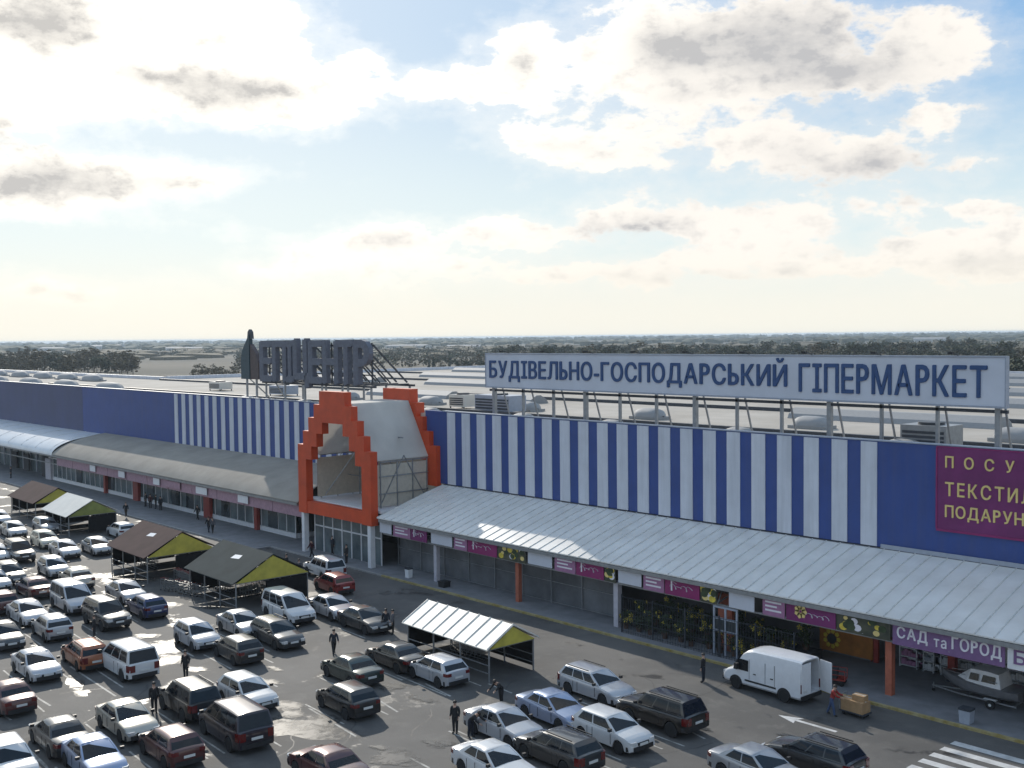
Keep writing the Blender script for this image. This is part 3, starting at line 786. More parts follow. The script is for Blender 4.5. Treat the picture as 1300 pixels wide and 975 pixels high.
# purple board on the blue wall
px0 = on_y(1190,600,WY-.12).x
t = thing('purple_wall_board', 'purple board with yellow Cyrillic words on the plain blue wall', 'sign board', (px0, WY-.1, 8.85))
MB().box(0, 7.0, 0, .09, 0, 5.05).build('board', M['purple'], t)
mb = MB(); mb.box(-.06, 7.06, -.03, .08, -.14, -.003); mb.box(-.06, 7.06, -.03, .08, 5.053, 5.12); mb.box(-.1, -.003, -.03, .08, 0, 5.05); mb.box(7.003, 7.1, -.03, .08, 0, 5.05)
mb.build('border', M['magenta'], t)
text('ПОСУД', .52, -.004, 3.68, 5.5, .86, M['cream'], t, .03, .015, 2.3)
text('ТЕКСТИЛЬ', .52, -.004, 2.08, 5.9, .86, M['cream'], t, .03, .015, 1.25)
text('ПОДАРУНКИ', .52, -.004, .62, 6.1, .9, M['cream'], t, .03, .015, 1.08)

# ------------------------------------------------------------------ banners along the canopy edge
def banner(px_a, px_b, m, label, deco=None, z0=3.42, z1=4.55, y=CY+.3, group='banners along the canopy edge'):
    xa, xb = xon(px_a, y), xon(px_b, y); w = xb-xa-.05; h = z1-z0
    t = thing('banner', label, 'banner', (xa, y, z0), 0, group)
    MB().box(0, w, 0, .05, 0, h).build('sheet', M[m], t)
    MB().bar((0,.12,h-.06),(w,.12,h-.06),.05).build('rail', M['steel'], t)
    if deco == 'script':            # a flourish of pale script strokes
        mb = MB(); pts = []
        for k in range(40):
            u = k/39; a_ = u*23; pts.append((w*(.2+.58*u)-.13*math.sin(a_*1.0+1.2), -.012, h*(.48+.15*math.sin(a_)*(.65+.5*math.sin(u*9+1))+.05*u)))
        for p, q in zip(pts, pts[1:]): mb.bar(p, q, .09, .012)
        mb.bar((w*.2,-.012,h*.25),(w*.2,-.012,h*.86),.13,.012); mb.bar((w*.2,-.012,h*.84),(w*.36,-.012,h*.7),.12,.012)
        mb.build('script', M['white_letter'], t)
    if deco == 'emblem':
        mb = MB()
        for k in range(7):
            a = 2*math.pi*k/7; mb.prism([(w*.3+.26*math.cos(a)+.2*math.cos(a+d), h*.56+.26*math.sin(a)+.2*math.sin(a+d)) for d in (0,1.26,2.51,3.77,5.03)], 'y', -.014, -.003)
        mb.build('emblem', M['cream'], t)
        mb = MB(); pts = [(w*(.45+.42*k/48)-.12*math.sin(k*.5+1.2), -.012, h*(.45+.11*math.sin(k*.5)*(.7+.4*math.sin(k*.2)))) for k in range(49)]
        for p, q in zip(pts, pts[1:]): mb.bar(p, q, .09, .012)
        mb.build('script', M['white_letter'], t)
    if deco == 'fruit':
        r2 = random.Random(int(px_a))
        for m2, cnt in (('cream', 3), ('goldflower', 4), ('white_letter', 3), ('leaf', 5)):
            for q in range(cnt):
                mb = MB(); cx_, cz_, r = r2.uniform(.12,.88)*w, r2.uniform(.2,.8)*h, r2.uniform(.10,.24)
                mb.prism([(cx_+r*1.3*math.cos(a*.7), cz_+r*math.sin(a*.7)) for a in range(9)], 'y', -.006-.003*cnt-.0006*q, -.003)
                mb.build('painted_fruit', M[m2], t)
    if deco == 'lines':
        mb = MB()
        for k in range(3): mb.box(w*.12, w*(.85-.2*(k%2)), -.008, -.002, h*(.68-.22*k), h*(.78-.22*k))
        mb.build('text_lines', M['white_letter'], t)
    return t
bl = [(481,496,'white','plain pale panel right beside the white entrance column',None),
 (498,520,'lilac','first lilac banner to the right of the entrance','lines'), (520.5,541,'purple','purple script banner nearest the entrance','script'),
 (546,573,'white','plain pale panel above the pale column of the net fence',None), (575,592,'lilac','lilac banner above the left half of the net fence','lines'),
 (592.5,630,'magenta','magenta script banner left of the orange column in the net fence','script'), (630.5,667,'picture','dark picture banner above the orange column','fruit'),
 (669,700,'white','plain white panel just right of the orange net fence column',None), (703,730,'lilac','lilac banner between two white panels above the net fence','lines'),
 (730.5,766,'magenta','magenta script banner at the right end of the net fence','script'), (767,781,'picture','narrow dark picture banner at the right end of the net fence','fruit'),
 (784,814,'white','white board on the pale column where net fence meets garden display',None), (816,843,'lilac','lilac banner above the left end of the garden display','lines'),
 (843.5,888,'magenta','magenta script banner above the garden display','script'), (889,910,'picture','dark picture banner left of the blue framed opening','fruit'),
 (925,958,'sign_white','pale blue white panel above the orange pillar in the garden display',None), (968,997,'lilac','lilac banner above the white van roof','lines'),
 (998,1062,'purple','wide purple banner with flower emblem right of the van','emblem'), (1062.5,1132,'picture','wide dark banner with yellow flowers beside the orange column','fruit')]
for a, b, m, lab, d in bl: banner(a, b, 'sign_white' if m == 'white' else m, lab, d, 3.42 if m != 'white' else 3.5, 4.6)
t = banner(1134, 1279, 'violet', 'long violet banner reading САД та ГОРОД in white letters', None, 3.3, 4.62)
w = xon(1279, CY+.3)-xon(1134, CY+.3)
text('САД', w*.045, -.004, .3, w*.28, .78, M['white_letter'], t, .02, .02, 1.1)
text('та', w*.385, -.004, .34, w*.11, .46, M['white_letter'], t, .02, .02, 1.1)
text('ГОРОД', w*.545, -.004, .28, w*.42, .82, M['white_letter'], t, .02, .02, 1.1)
t = banner(1281, 1360, 'white', 'white banner starting with violet letters БУ at the right edge', None, 3.3, 4.62)
text('БУ', .35, -.004, .32, 1.5, .74, M['violet'], t, .02, .02, 1.1)
# left front: small white panels between pink ones
lefts = [(114,121),(150,158),(194,202),(208,228),(248,262),(301,314)]
names = ['smallest white panel high on the far left shopfront fascia', 'second small white panel on the left shopfront fascia', 'small white panel above the crowd at the left shopfront', 'rose banner above the dark group of people', 'white panel above the left shopfront beside a red post', 'white panel nearest the portal on the left shopfront']
for (a, b), nm in zip(lefts, names):
    banner(a, b, 'white' if 'white' in nm else 'pink', nm, None, 3.55, 4.35, CY+.2, 'small panels on the left fascia')

# ------------------------------------------------------------------ net fence, garden fence, stands
xa, xb = xon(506, 60), xon(781, 60)
t = thing('net_fence', 'grey shade net fence under the clear canopy between entrance and garden display', 'fence', (xa, 60, .13))
mb = MB(); rows = []
nn = int((xb-xa)/.35)
for i in range(nn+1):
    x = (xb-xa)*i/nn; rows.append([(x, .05*math.sin(x*2.3+z*.6)+.03*math.sin(x*5.1), z) for z in (.05, .9, 1.8, 2.6, 3.3)])
mb.grid(rows); mb.grid([[(p[0], p[1]+.02, p[2]) for p in r] for r in rows])
mb.build('net', M['net'], t, smooth=60)
for i in range(9): MB().bar(((xb-xa)*i/8, -.14, 0), ((xb-xa)*i/8, -.14, 3.35), .07).build('post', M['steel'], t)
mb = MB()
for z in (.08, 1.7, 3.32): mb.bar((0,-.1,z),(xb-xa,-.1,z),.05)
mb.build('rail', M['steel'], t)
xa, xb = xon(790, 57.5), xon(1010, 57.5)
t = thing('wire_fence', 'dark wire fence in front of the flowering garden display', 'fence', (xa, 57.3, .13))
mb = MB(); k = 0
while k*.22 < xb-xa: mb.bar((k*.22,0,0),(k*.22,0,2.6),.022); k += 1
for z in (.15,.9,1.7,2.55): mb.bar((0,.03,z),(xb-xa,.03,z),.03)
mb.build('wires', M['steel_dk'], t)
for i in range(6): MB().bar(((xb-xa)*i/5,.06,0),((xb-xa)*i/5,.06,2.7),.08).build('post', M['steel_dk'], t)

M['shelter_shade'] = mat('dark_shelter_shade', (.014,.014,.015), .95, var=.3, spec=.1)  # near-black colour for sheets that paint in the dark inside the trolley shelters
# ================================================================== CARS
def lerp(a, b, t): return a+(b-a)*t
def interp(tab, x):
    if x <= tab[0][0]: return tab[0][1]
    for (x0, v0), (x1, v1) in zip(tab, tab[1:]):
        if x <= x1: return lerp(v0, v1, (x-x0)/(x1-x0))
    return tab[-1][1]
KINDS = {
 'sedan':   dict(L=4.45, W=1.74, H=1.43, sill=.24, r=.31, ax=(-1.30, 1.30), xf0=1.0, xf1=.22, xr1=-.85, xr0=-1.50, zf=.93, zr=.99, top=[(-2.22,.80),(-2.16,.93),(-1.9,.98),(-1.5,1.0),(0,.93),(1.0,.93),(1.75,.83),(2.08,.72),(2.22,.55)]),
 'hatch':   dict(L=4.05, W=1.72, H=1.46, sill=.24, r=.31, ax=(-1.22, 1.24), xf0=1.0, xf1=.28, xr1=-1.42, xr0=-1.86, zf=.95, zr=1.0, top=[(-2.02,.82),(-1.97,.96),(-1.86,1.0),(0,.95),(1.0,.95),(1.6,.85),(1.9,.74),(2.02,.56)]),
 'wagon':   dict(L=4.5, W=1.76, H=1.48, sill=.24, r=.31, ax=(-1.30, 1.32), xf0=1.02, xf1=.26, xr1=-1.72, xr0=-2.08, zf=.95, zr=1.0, top=[(-2.25,.82),(-2.2,.97),(-2.08,1.0),(0,.95),(1.0,.95),(1.75,.85),(2.1,.73),(2.25,.56)]),
 'suv':     dict(L=4.6, W=1.84, H=1.76, sill=.38, r=.37, ax=(-1.34, 1.36), xf0=.98, xf1=.42, xr1=-1.88, xr0=-2.14, zf=1.12, zr=1.14, top=[(-2.3,.95),(-2.26,1.1),(-2.14,1.14),(0,1.1),(1.0,1.12),(1.85,1.05),(2.18,.95),(2.3,.75)]),
 'minivan': dict(L=4.55, W=1.80, H=1.74, sill=.26, r=.33, ax=(-1.36, 1.40), xf0=1.42, xf1=.55, xr1=-1.95, xr0=-2.16, zf=1.02, zr=1.05, top=[(-2.27,.85),(-2.24,1.0),(-2.16,1.05),(0,1.0),(1.4,1.02),(1.95,.86),(2.18,.74),(2.27,.58)]),
}
def build_car(kind):
    K = KINDS[kind]; L, W, H = K['L'], K['W'], K['H']; hw = W/2; r = K['r']
    t = thing('parked_car', 'parked car', 'car', (0,0,0), 0, 'cars in the car park')
    xs = set(x for x, _ in K['top'])
    for a in K['ax']:
        for d in (-1.28,-1.14,-.95,-.6,0,.6,.95,1.14,1.28): xs.add(round(a+d*r, 3))
    for x in (-1.9,-.6,.6,1.75): xs.add(x)
    xs = sorted(xs); xs = [x for i, x in enumerate(xs) if i == 0 or x-xs[i-1] > .02]
    rows = []
    for x in xs:
        q = abs(x)/(L/2); w = hw*(1-.13*max(0, (q-.72)/.28)**2)
        zb = K['sill']+(.06 if q > .95 else 0)
        for a in K['ax']:
            dx = abs(x-a)
            if dx < 1.15*r: zb = max(zb, r+math.sqrt((1.15*r)**2-dx*dx)*1.0)
        zt = interp(K['top'], x); zm = max(lerp(K['sill'], zt, .52), zb+.03)
        zs = max(zt-.12, zm+.02)
        half = [(0,zb),(w*.9,zb),(w*.99,zb+.015),(w,zm),(w*.985,zs),(w*.94,zt-.03),(w*.84,zt),(w*.4,zt+.018)]
        ring = [(x,-y,z) for y, z in reversed(half[1:])]+[(x,y,z) for y, z in half]
        ring = ring+[(x,0,zt+.024)]
        rows.append(ring)
    mb = MB(); mb.grid(rows, closed=True)
    n = len(rows[0]); mb.f.append(list(range(n))); mb.f.append([(len(rows)-1)*n+k for k in range(n)]); mb.mi += [0,0]
    # cabin shell
    wb, wt = hw*.93, hw*(.74 if kind != 'minivan' else .79)
    xf0, xf1, xr1, xr0, zf, zr = (K[k] for k in ('xf0','xf1','xr1','xr0','zf','zr'))
    zrf = H-.07
    def side(u, v, s, off=0.0):
        x = lerp(lerp(xr0, xr1, v), lerp(xf0, xf1, v), u)
        z = lerp(lerp(zr, zf, u)-.02, zrf, v); y = lerp(wb, wt, v)+off
        return (x, s*y, z+off*.3)
    NU = 8
    lo = []
    for i in range(NU+1):
        u = i/NU; row = []
        e = 1-abs(2*u-1)**4
        P1, P0 = side(u, 1, 1), side(u, 0, 1)
        half = [P0, side(u,.5,1,.012), P1, (P1[0], wt*.86, zrf+.035+.012*e), (P1[0], wt*.5, zrf+.052+.018*e)]
        row = [(x,-y,z) for x, y, z in half]+[(P1[0],0,zrf+.056+.02*e)]+[p for p in reversed(half)]
        lo.append(row)
    mb.grid(lo)
    mb.f += [[len(mb.v)-len(lo)*11+k for k in range(11)], [len(mb.v)-11+k for k in range(11)]]; mb.mi += [0,0]
    me = mb.mesh('body', mat('car_paint_silver', (.42,.43,.45), .3, .55, var=.05, coat=1), smooth=38)
    body = link('body', me, t)
    def pane(name, pts, m=M['carglass']):
        return MB().quad(*pts).build(name, m, t, fix=False)
    def wpane(name, x0, x1, z0, z1, off):
        a, b = .05, .93
        def p(s, v):
            w = lerp(wb, wt, v)*.91; return (lerp(x0, x1, v)+off, s*w, lerp(z0, z1, v)+abs(off)*.5)
        mb = MB(); rws = []
        for v in (a, .5, b):
            rws.append([(p(s, v)[0]-(0.05 if off > 0 else -.02)*abs(s)**2*0, p(s, v)[1], p(s, v)[2]) for s in (-1,-.5,0,.5,1)])
        mb.grid(rws); return mb.build(name, M['carglass'], t, smooth=60)
    wpane('windscreen', xf0, xf1, zf-.02, zrf, .012)
    wpane('rear_window', xr0, xr1, zr-.02, zrf, -.012)
    cuts = [(.06,.34),(.365,.645),(.67,.94)] if kind in ('wagon','suv','minivan') else [(.12,.47),(.50,.93)]
    for s in (-1, 1):
        for a, b in cuts:
            mb = MB(); mb.grid([[side(u, v, s, .008+(.012 if v == .5 else 0)) for u in (a, (a+b)/2, b)] for v in (.1, .5, .9)])
            mb.build('side_window', M['carglass'], t, smooth=60)
        # dark sill and door seams
        for a in K['ax']: pass
        for a in K['ax']:
            y = s*(hw-.09)
            wh = MB().lathe([(r*.72,-.10),(r*.97,-.10),(r,-.07),(r,.07),(r*.97,.10),(r*.72,.10)], (0,0,0), 'y', 20).build('wheel', M['rubber'], t, smooth=40)
            wh.location = (a, y, r)
            mb = MB(); mb.lathe([(r*.70,-.06),(r*.70,.085),(r*.62,.095),(r*.15,.075),(r*.1,.09)] if s > 0 else [(r*.1,-.09),(r*.15,-.075),(r*.62,-.095),(r*.70,-.085),(r*.70,.06)], (0,0,0), 'y', 12)
            rm = mb.build('rim', M['rim'], wh, smooth=30)
        mx = xf0-.18
        MB().box(mx-.06, mx+.06, s*(hw+.02)-(0 if s > 0 else .17), s*(hw+.02)+(.17 if s > 0 else 0), zf+.03, zf+.16).build('mirror', M['blackplastic'], t)
        # lamps wrap round the corners
        zt = interp(K['top'], L/2-.14)
        MB().prism([(L/2-.36, s*hw*.955),(L/2-.10, s*hw*.90),(L/2+.012, s*hw*.80),(L/2+.012, s*hw*.52),(L/2-.2, s*hw*.55)], 'z', zt-.20, zt-.045).build('headlight', M['lamp'], t)
        zt = interp(K['top'], -L/2+.06)
        tall = .34 if kind in ('suv','minivan','wagon') else .16
        MB().prism([(-L/2+.30, s*hw*.965),(-L/2+.08, s*hw*.92),(-L/2-.012, s*hw*.84),(-L/2-.012, s*hw*.56),(-L/2+.2, s*hw*.6)], 'z', zt-.05-tall, zt-.04).build('taillight', M['tail'], t)
    sb = K['sill']
    for sg in (1, -1):
        x = sg*L/2
        MB().prism([(x-sg*.30, -hw*.985),(x-sg*.02, -hw*.86),(x+sg*.03, -hw*.5),(x+sg*.035, hw*.5),(x-sg*.02, hw*.86),(x-sg*.30, hw*.985)], 'z', sb+.03, sb+.24).build('bumper', M['blackplastic'], t)
        zp = sb+.25 if sg > 0 else interp(K['top'], -L/2)-.22
        MB().box(x+sg*.04-.01, x+sg*.04+.012, -.26, .26, zp, zp+.115).build('number_plate', M['plate'], t)
    zt = interp(K['top'], L/2-.1)
    MB().box(L/2-.06, L/2+.016, -hw*.42, hw*.42, zt-.19, zt-.07).build('grille', M['blackplastic'], t)
    # door shut lines
    mb = MB()
    for s in (-1, 1):
        for u in (xf0-.25, (xf0+xr0)/2-.02, max(xr0+.35, K['ax'][0]+.42)):
            mb.box(u-.008, u+.008, s*(hw*1.0)-.012, s*(hw*1.0)+.004, sb+.12, zf-.12)
    mb.build('door_seams', M['blackplastic'], t)
    if kind in ('suv','wagon'):
        for s in (-1, 1):
            MB().bar((xf1-.2, s*wt*.93, H+.02), (xr1+.15, s*wt*.93, H+.02), .04).build('roof_rail', M['blackplastic'], t)
    return t
PAINT = {}
def cp(name, col, metal=.45, rough=.32):
    if name not in PAINT: PAINT[name] = mat('car_paint_'+name, col, rough, metal, var=.05, coat=1.0, scale=1.5)
    return PAINT[name]
cp('silver', (.34,.35,.37)); cp('white', (.56,.56,.56), 0, .4); cp('black', (.010,.010,.011), .2); cp('maroon', (.07,.014,.014), .3); cp('red', (.22,.018,.016), .2)
cp('navy', (.010,.022,.09), .3); cp('iceblue', (.26,.32,.46)); cp('orange', (.30,.085,.025), .3); cp('beige', (.40,.375,.32)); cp('graphite', (.035,.037,.04), .4); cp('green', (.018,.032,.028), .4); cp('plum', (.018,.013,.024), .4); cp('cream', (.55,.50,.38), .1); cp('pearl', (.42,.43,.455), .35)
protos = {}; cargeo = []
HEAD0 = R(-3.0)
CARS = [  # px, py of the visual middle, kind, paint, heading (0 = nose to the right of the photo, 180 = tail to the right), label
 (58,667,'hatch','silver',0,'small silver hatchback just below the cream shelter roof'),
 (17,672,'sedan','silver',0,'silver sedan at the left edge below the brown shelter'),
 (-3,657,'sedan','pearl',0,'pale sedan cut off by the left edge, farthest back'),
 (24,702,'suv','black',0,'tall black four wheel drive with pale roof glare at the left edge'),
 (57,685,'hatch','cream',0,'cream hatchback squeezed behind the silver sedan in the back row'),
 (82,697,'sedan','pearl',0,'silver sedan in front of the cream hatchback in the back row'),
 (123,693,'sedan','silver',0,'silver sedan left of the brown shelter, by itself'),
 (154,673,'hatch','white',180,'white hatchback half hidden behind the brown shelter roof'),
 (12,728,'wagon','graphite',0,'dark grey estate at the left edge beside the maroon sedan'),
 (43,745,'sedan','maroon',180,'maroon sedan with pale boot in the far left rows'),
 (68,720,'hatch','silver',0,'silver hatchback between the black four wheel drive and beige sedan'),
 (97,733,'sedan','beige',180,'beige sedan with red tail lamps behind the pale people carrier'),
 (92,762,'minivan','pearl',0,'pale people carrier in the far left rows'),
 (35,777,'sedan','pearl',0,'pale silver sedan left of the silver hatchback with dark rear'),
 (66,795,'hatch','silver',180,'silver hatchback with dark rear glass by two dark figures'),
 (4,806,'sedan','graphite',0,'dark grey sedan cut by the left edge above the white sedan'),
 (46,843,'sedan','pearl',0,'pale silver sedan with dark windscreen beside the empty bay'),
 (10,882,'sedan','maroon',180,'dark maroon sedan with pale boot cut by the left edge'),
 (160,751,'sedan','silver',0,'silver sedan beside the bright puddle left of the shelters'),
 (186,769,'hatch','navy',180,'small navy blue hatchback near the trolleys'),
 (135,782,'suv','graphite',0,'dark grey four wheel drive with pale bonnet in front of the navy hatchback'),
 (108,829,'wagon','orange',180,'rusty orange estate half hidden behind the white people carrier'),
 (162,840,'minivan','white',180,'white people carrier with red tail lamps beside the rusty orange estate'),
 (240,889,'suv','black',180,'black four wheel drive with spare wheel beside the white hatchback'),
 (250,806,'hatch','pearl',0,'pale hatchback with dark flanks left of the black hatchback'),
 (302,823,'hatch','black',180,'black hatchback with white plate beside the grey estate'),
 (306,791,'sedan','silver',0,'silver sedan with long bonnet behind the dark grey estate'),
 (314,879,'hatch','white',0,'white hatchback next to the plum people carrier'),
 (298,921,'minivan','plum',180,'dark plum people carrier with white plate by the big puddle'),
 (217,944,'hatch','maroon',180,'dark maroon hatchback with red lamps and white plate'),
 (161,912,'sedan','beige',0,'beige sedan in the lower left row beside the maroon hatchback'),
 (75,931,'sedan','graphite',180,'dark brown grey sedan behind the ice blue sedan'),
 (119,960,'sedan','iceblue',0,'ice blue sedan at the bottom left'),
 (12,966,'hatch','white',0,'white hatchback in the bottom left corner'),
 (366,774,'minivan','white',0,'white people carrier nearest the dark green shelter'),
 (422,770,'sedan','pearl',0,'pale sedan between the white people carrier and the dark sedan'),
 (463,786,'sedan','graphite',0,'dark grey sedan with pale bonnet near the cream trolley shelter'),
 (352,804,'wagon','graphite',0,'dark grey estate with chrome grille beside the silver sedan'),
 (446,848,'sedan','green',180,'dark green sedan with reflecting glass behind the black hatchback'),
 (503,832,'sedan','black',180,'black sedan left of the silver hatchback by the trolley shelter'),
 (555,849,'hatch','pearl',180,'silver hatchback in front of the cream trolley shelter'),
 (441,886,'hatch','black',180,'black hatchback standing on its own in the middle'),
 (416,970,'sedan','maroon',180,'dark red brown sedan cut off at the bottom centre'),
 (640,919,'sedan','pearl',0,'silver sedan with two men leaning at its tail'),
 (704,899,'sedan','iceblue',0,'pale ice blue sedan between two silver cars'),
 (757,869,'wagon','pearl',0,'pale silver estate, farthest back in the right hand group'),
 (777,926,'hatch','white',0,'white hatchback between the dark hatchback and the black four wheel drive'),
 (840,905,'suv','black',180,'black four wheel drive at the right end of the group'),
 (708,949,'wagon','graphite',180,'dark grey estate with red lamps behind the silver sedan'),
 (628,969,'sedan','white',0,'white sedan cut off at the bottom beside the dark grey estate'),
 (1033,958,'wagon','graphite',180,'dark grey estate with sky lit glass at the bottom right'),
 (-6,702,'sedan','white',0,'white sedan mostly outside the left edge beside the black four wheel drive'),
 (0,764,'hatch','maroon',180,'dark maroon hatchback cut by the left edge above the row with the silver hatchback'),
 (-9,737,'wagon','silver',0,'silver estate mostly outside the left edge'),
 (963,974,'sedan','silver',0,'silver sedan cut off at the bottom right'),
]
ones = [(412,723,'suv','white',176,'white four wheel drive in the lane by the main entrance'),
        (424,740,'hatch','red',178,'red hatchback beside the white four wheel drive near the entrance')]
for i, (px, py, kind, col, hd, lab) in enumerate(CARS+ones):
    p = at(px, py, .7)
    rz = HEAD0+R(hd)+R(rnd.uniform(-2.2, 2.2))
    cargeo.append((p.x, p.y, rz, i))
    if kind not in protos:
        o = build_car(kind); protos[kind] = (o, tree_of(o))
        o.location = (p.x, p.y, 0); o.rotation_euler = (0,0,rz); o['label'] = lab
        made = {'body': [c for c in kids(o) if c.name.startswith('body')]}
        base = o
    else:
        o, made = dup(protos[kind][0], (p.x, p.y, 0), rz, lab, None, protos[kind][1])
    if i >= len(CARS):
        o['group'] = 'cars moving near the entrance'; o.name = 'car'
    o.scale = ((1.19 if kind == 'minivan' else 1.1),)*3
    paint(made['body'][0], PAINT[col])

# worn bay lines beside the parked cars
mb = MB(); lr = random.Random(4); done = []
for x, y, rz, i in cargeo[:len(CARS)]:
    for s in (-1, 1):
        cx_, cy_ = x-math.sin(HEAD0)*1.32*s, y+math.cos(HEAD0)*1.32*s
        if any(abs(cx_-a) < 3.2 and abs(cy_-b) < .9 for a, b in done): continue
        done.append((cx_, cy_)); l = lr.uniform(1.6, 2.7); dx = lr.uniform(-.4, .4)
        seg(mb, (cx_+(dx-l)*math.cos(HEAD0), cy_+(dx-l)*math.sin(HEAD0)), (cx_+(dx+l)*math.cos(HEAD0), cy_+(dx+l)*math.sin(HEAD0)), .11, .0032)
struct('parking_line', mb, M['line'], fix=False)
# oil spots and tarred cracks
M['tar'] = mat('tar', (.03,.03,.03), .6, var=.3)
mb = MB()
for k in range(26):
    p = at(lr.uniform(20, 900), lr.uniform(740, 970)); a = lr.uniform(0, 6.28); pts = [Vector((p.x, p.y))]
    for q in range(lr.randint(4, 12)):
        a += lr.uniform(-.5,.5); pts.append(pts[-1]+Vector((math.cos(a), math.sin(a)))*lr.uniform(.5,1.1))
    for u, v in zip(pts, pts[1:]): seg(mb, (u.x,u.y), (v.x,v.y), lr.uniform(.03,.07), .0025+.00005*k)
struct('tarred_crack', mb, M['tar'], fix=False)

# ------------------------------------------------------------------ white delivery van
pv = at(978, 857, 1.0)
van = thing('delivery_van', 'white high roof delivery van with one rear door open', 'van', (pv.x, pv.y, 0), math.pi+R(-2))
VW = .98
prof = [(2.75,.42,.78,.88),(2.68,.36,.92,.93),(2.45,.34,1.08,.96),(2.05,.34,1.22,.97),(1.65,.34,1.78,.98),(1.35,.34,2.16,.98),(1.0,.34,2.40,.98),(.5,.34,2.50,.98),(-1.2,.34,2.54,.98),(-2.6,.34,2.54,.97),(-2.75,.38,2.52,.96)]
def vring(x, zb, zt, w, k=1.0):
    taper = .88 if zt > 1.5 else .95
    half = [(w*.9,zb),(w,zb+.12),(w,lerp(zb,zt,.45)),(w*.975,lerp(zb,zt,.72)),(w*taper,zt-.10),(w*(taper-.10),zt-.015),(w*.4,zt+.02)]
    return [(x,-y,z) for y, z in half[::-1]]+[(x,y,z) for y, z in half]
mb = MB(); rows = [vring(*p) for p in prof]
inner = []
for x in (-2.74, -.6): inner.append([(x, y*.93, .62+(z-.36)*.86) for _, y, z in vring(-2.75,.38,2.5,.96)])
mb.grid(rows+inner, closed=True)
n = len(rows[0]); mb.f += [list(range(n)), [(len(rows)+1)*n+k for k in range(n)]]; mb.mi += [0,0]
mb.build('body', mat('van_paint', (.66,.67,.69), .35, 0, var=.05, coat=.6), van, smooth=35)
mb = MB(); mb.grid([[(2.07,y*.86,1.25) for y in (-1,-.5,0,.5,1)],[(1.38,y*.80,2.13) for y in (-1,-.5,0,.5,1)]])
mb.v = [(x+.03,y,z+.03) for x,y,z in mb.v]; mb.build('windscreen', M['carglass'], van)
for s in (-1, 1):
    MB().quad((1.95,s*.982,1.2),(.85,s*.986,1.2),(.85,s*.978,1.86),(1.5,s*.976,1.86)).build('side_window', M['carglass'], van, fix=False)
    for a in (-1.65, 1.75):
        w = MB().lathe([(.25,-.11),(.34,-.11),(.36,-.07),(.36,.07),(.34,.11),(.25,.11)], (0,0,0), 'y', 20).build('wheel', M['rubber'], van, smooth=40); w.location = (a, s*.91, .36)
        MB().lathe([(.24,-.08),(.24,.08),(.1,.10)] if s > 0 else [(.1,-.10),(.24,-.08),(.24,.08)], (0,0,0), 'y', 12).build('rim', M['rim'], w, smooth=30)
        mb = MB(); mb.prism([(a+.47*math.cos(t*math.pi/10), .37+.47*math.sin(t*math.pi/10)) for t in range(11)], 'y', s*.985-.006, s*.985+.006); mb.build('wheel_arch', M['blackplastic'], van)
    MB().box(1.5,1.72,s*1.0-(0 if s>0 else .22),s*1.0+(.22 if s>0 else 0),1.25,1.6).build('mirror', M['blackplastic'], van)
    MB().box(2.58,2.78,s*.72-.14,s*.72+.14,.72,.9).build('headlight', M['lamp'], van)
    MB().box(-2.79,-2.73,s*.9-.05,s*.9+.05,.75,1.25).build('taillight', M['tail'], van)
    MB().box(-1.1,1.1,s*.985-.004,s*.985+.012,.62,.72).build('side_strip', M['blackplastic'], van)
MB().box(-2.84,-2.76,-.95,.95,.34,.56).build('bumper', M['blackplastic'], van)
MB().box(2.7,2.80,-.9,.9,.36,.6).build('bumper', M['blackplastic'], van)
mb = MB()
for s in (-1, 1):
    for x in (.78, -.35, -1.0): mb.box(x-.01, x+.01, s*.985-.006, s*.985+.004, .75, 1.95)
    mb.box(.3, .48, s*.985-.01, s*.985+.03, 1.12, 1.17); mb.box(-.9, -.72, s*.985-.01, s*.985+.03, 1.12, 1.17)
mb.build('door_seams', M['blackplastic'], van)
# van nose points to -X in the photo, so its left (+y local) is the near side
MB().box(-2.80,-2.752,.03,.9,.6,2.36).build('rear_door', M['white'], van)
d = MB().box(-.88,0,-.025,.025,.6,2.36).build('rear_door', M['white'], van); d.location = (-2.78,-.93,0); d.rotation_euler = (0,0,R(-12))
MB().quad((.0,.0,.0)) if False else None
MB().box(-2.815,-2.803,.4,.75,.72,.86).build('number_plate', M['plate'], van)

# ------------------------------------------------------------------ boat on a trailer under the canopy
pb = at(1252, 893, .13)
bt = thing('cabin_boat', 'grey hulled motor boat with white cabin resting on its trailer under the canopy', 'boat', (pb.x, pb.y, .13), math.pi)
rows = []
for x, w, zk, zg in [(-2.4,1.0,.62,1.35),(-1.2,1.08,.55,1.33),(0,1.08,.52,1.36),(1.2,.92,.58,1.44),(2.1,.58,.78,1.54),(2.7,.2,1.05,1.62),(2.95,.02,1.3,1.66)]:
    half = [(0,zk),(w*.6,zk+.12),(w*.92,zk+.38),(w,zg),(w*.93,zg+.03)]
    rows.append([(x,-y,z) for y, z in reversed(half[1:])]+[(x,y,z) for y, z in half]+[(x,0,zg+.05)])
mb = MB(); mb.grid(rows, closed=True); mb.f.append(list(range(len(rows[0])))); mb.mi.append(0)
M['hull'] = mat('grey_gelcoat', (.17,.17,.18), .3, .1, var=.12, coat=.6)
mb.build('hull', M['hull'], bt, smooth=40)
mb = MB(); mb.grid([[(x0,-w,1.36),(x1,-w*.82,z),(x1,w*.82,z),(x0,w,1.36)] for x0, x1, w, z in ((1.9,1.2,.45,1.9),(1.0,.7,.82,2.25),(-.4,-.4,.9,2.3),(-1.3,-1.1,.9,2.22))])
mb.f += [[len(mb.v)-16+k for k in range(4)], [len(mb.v)-4+k for k in range(4)]]; mb.mi += [0,0]
mb.build('cabin', M['white'], bt)
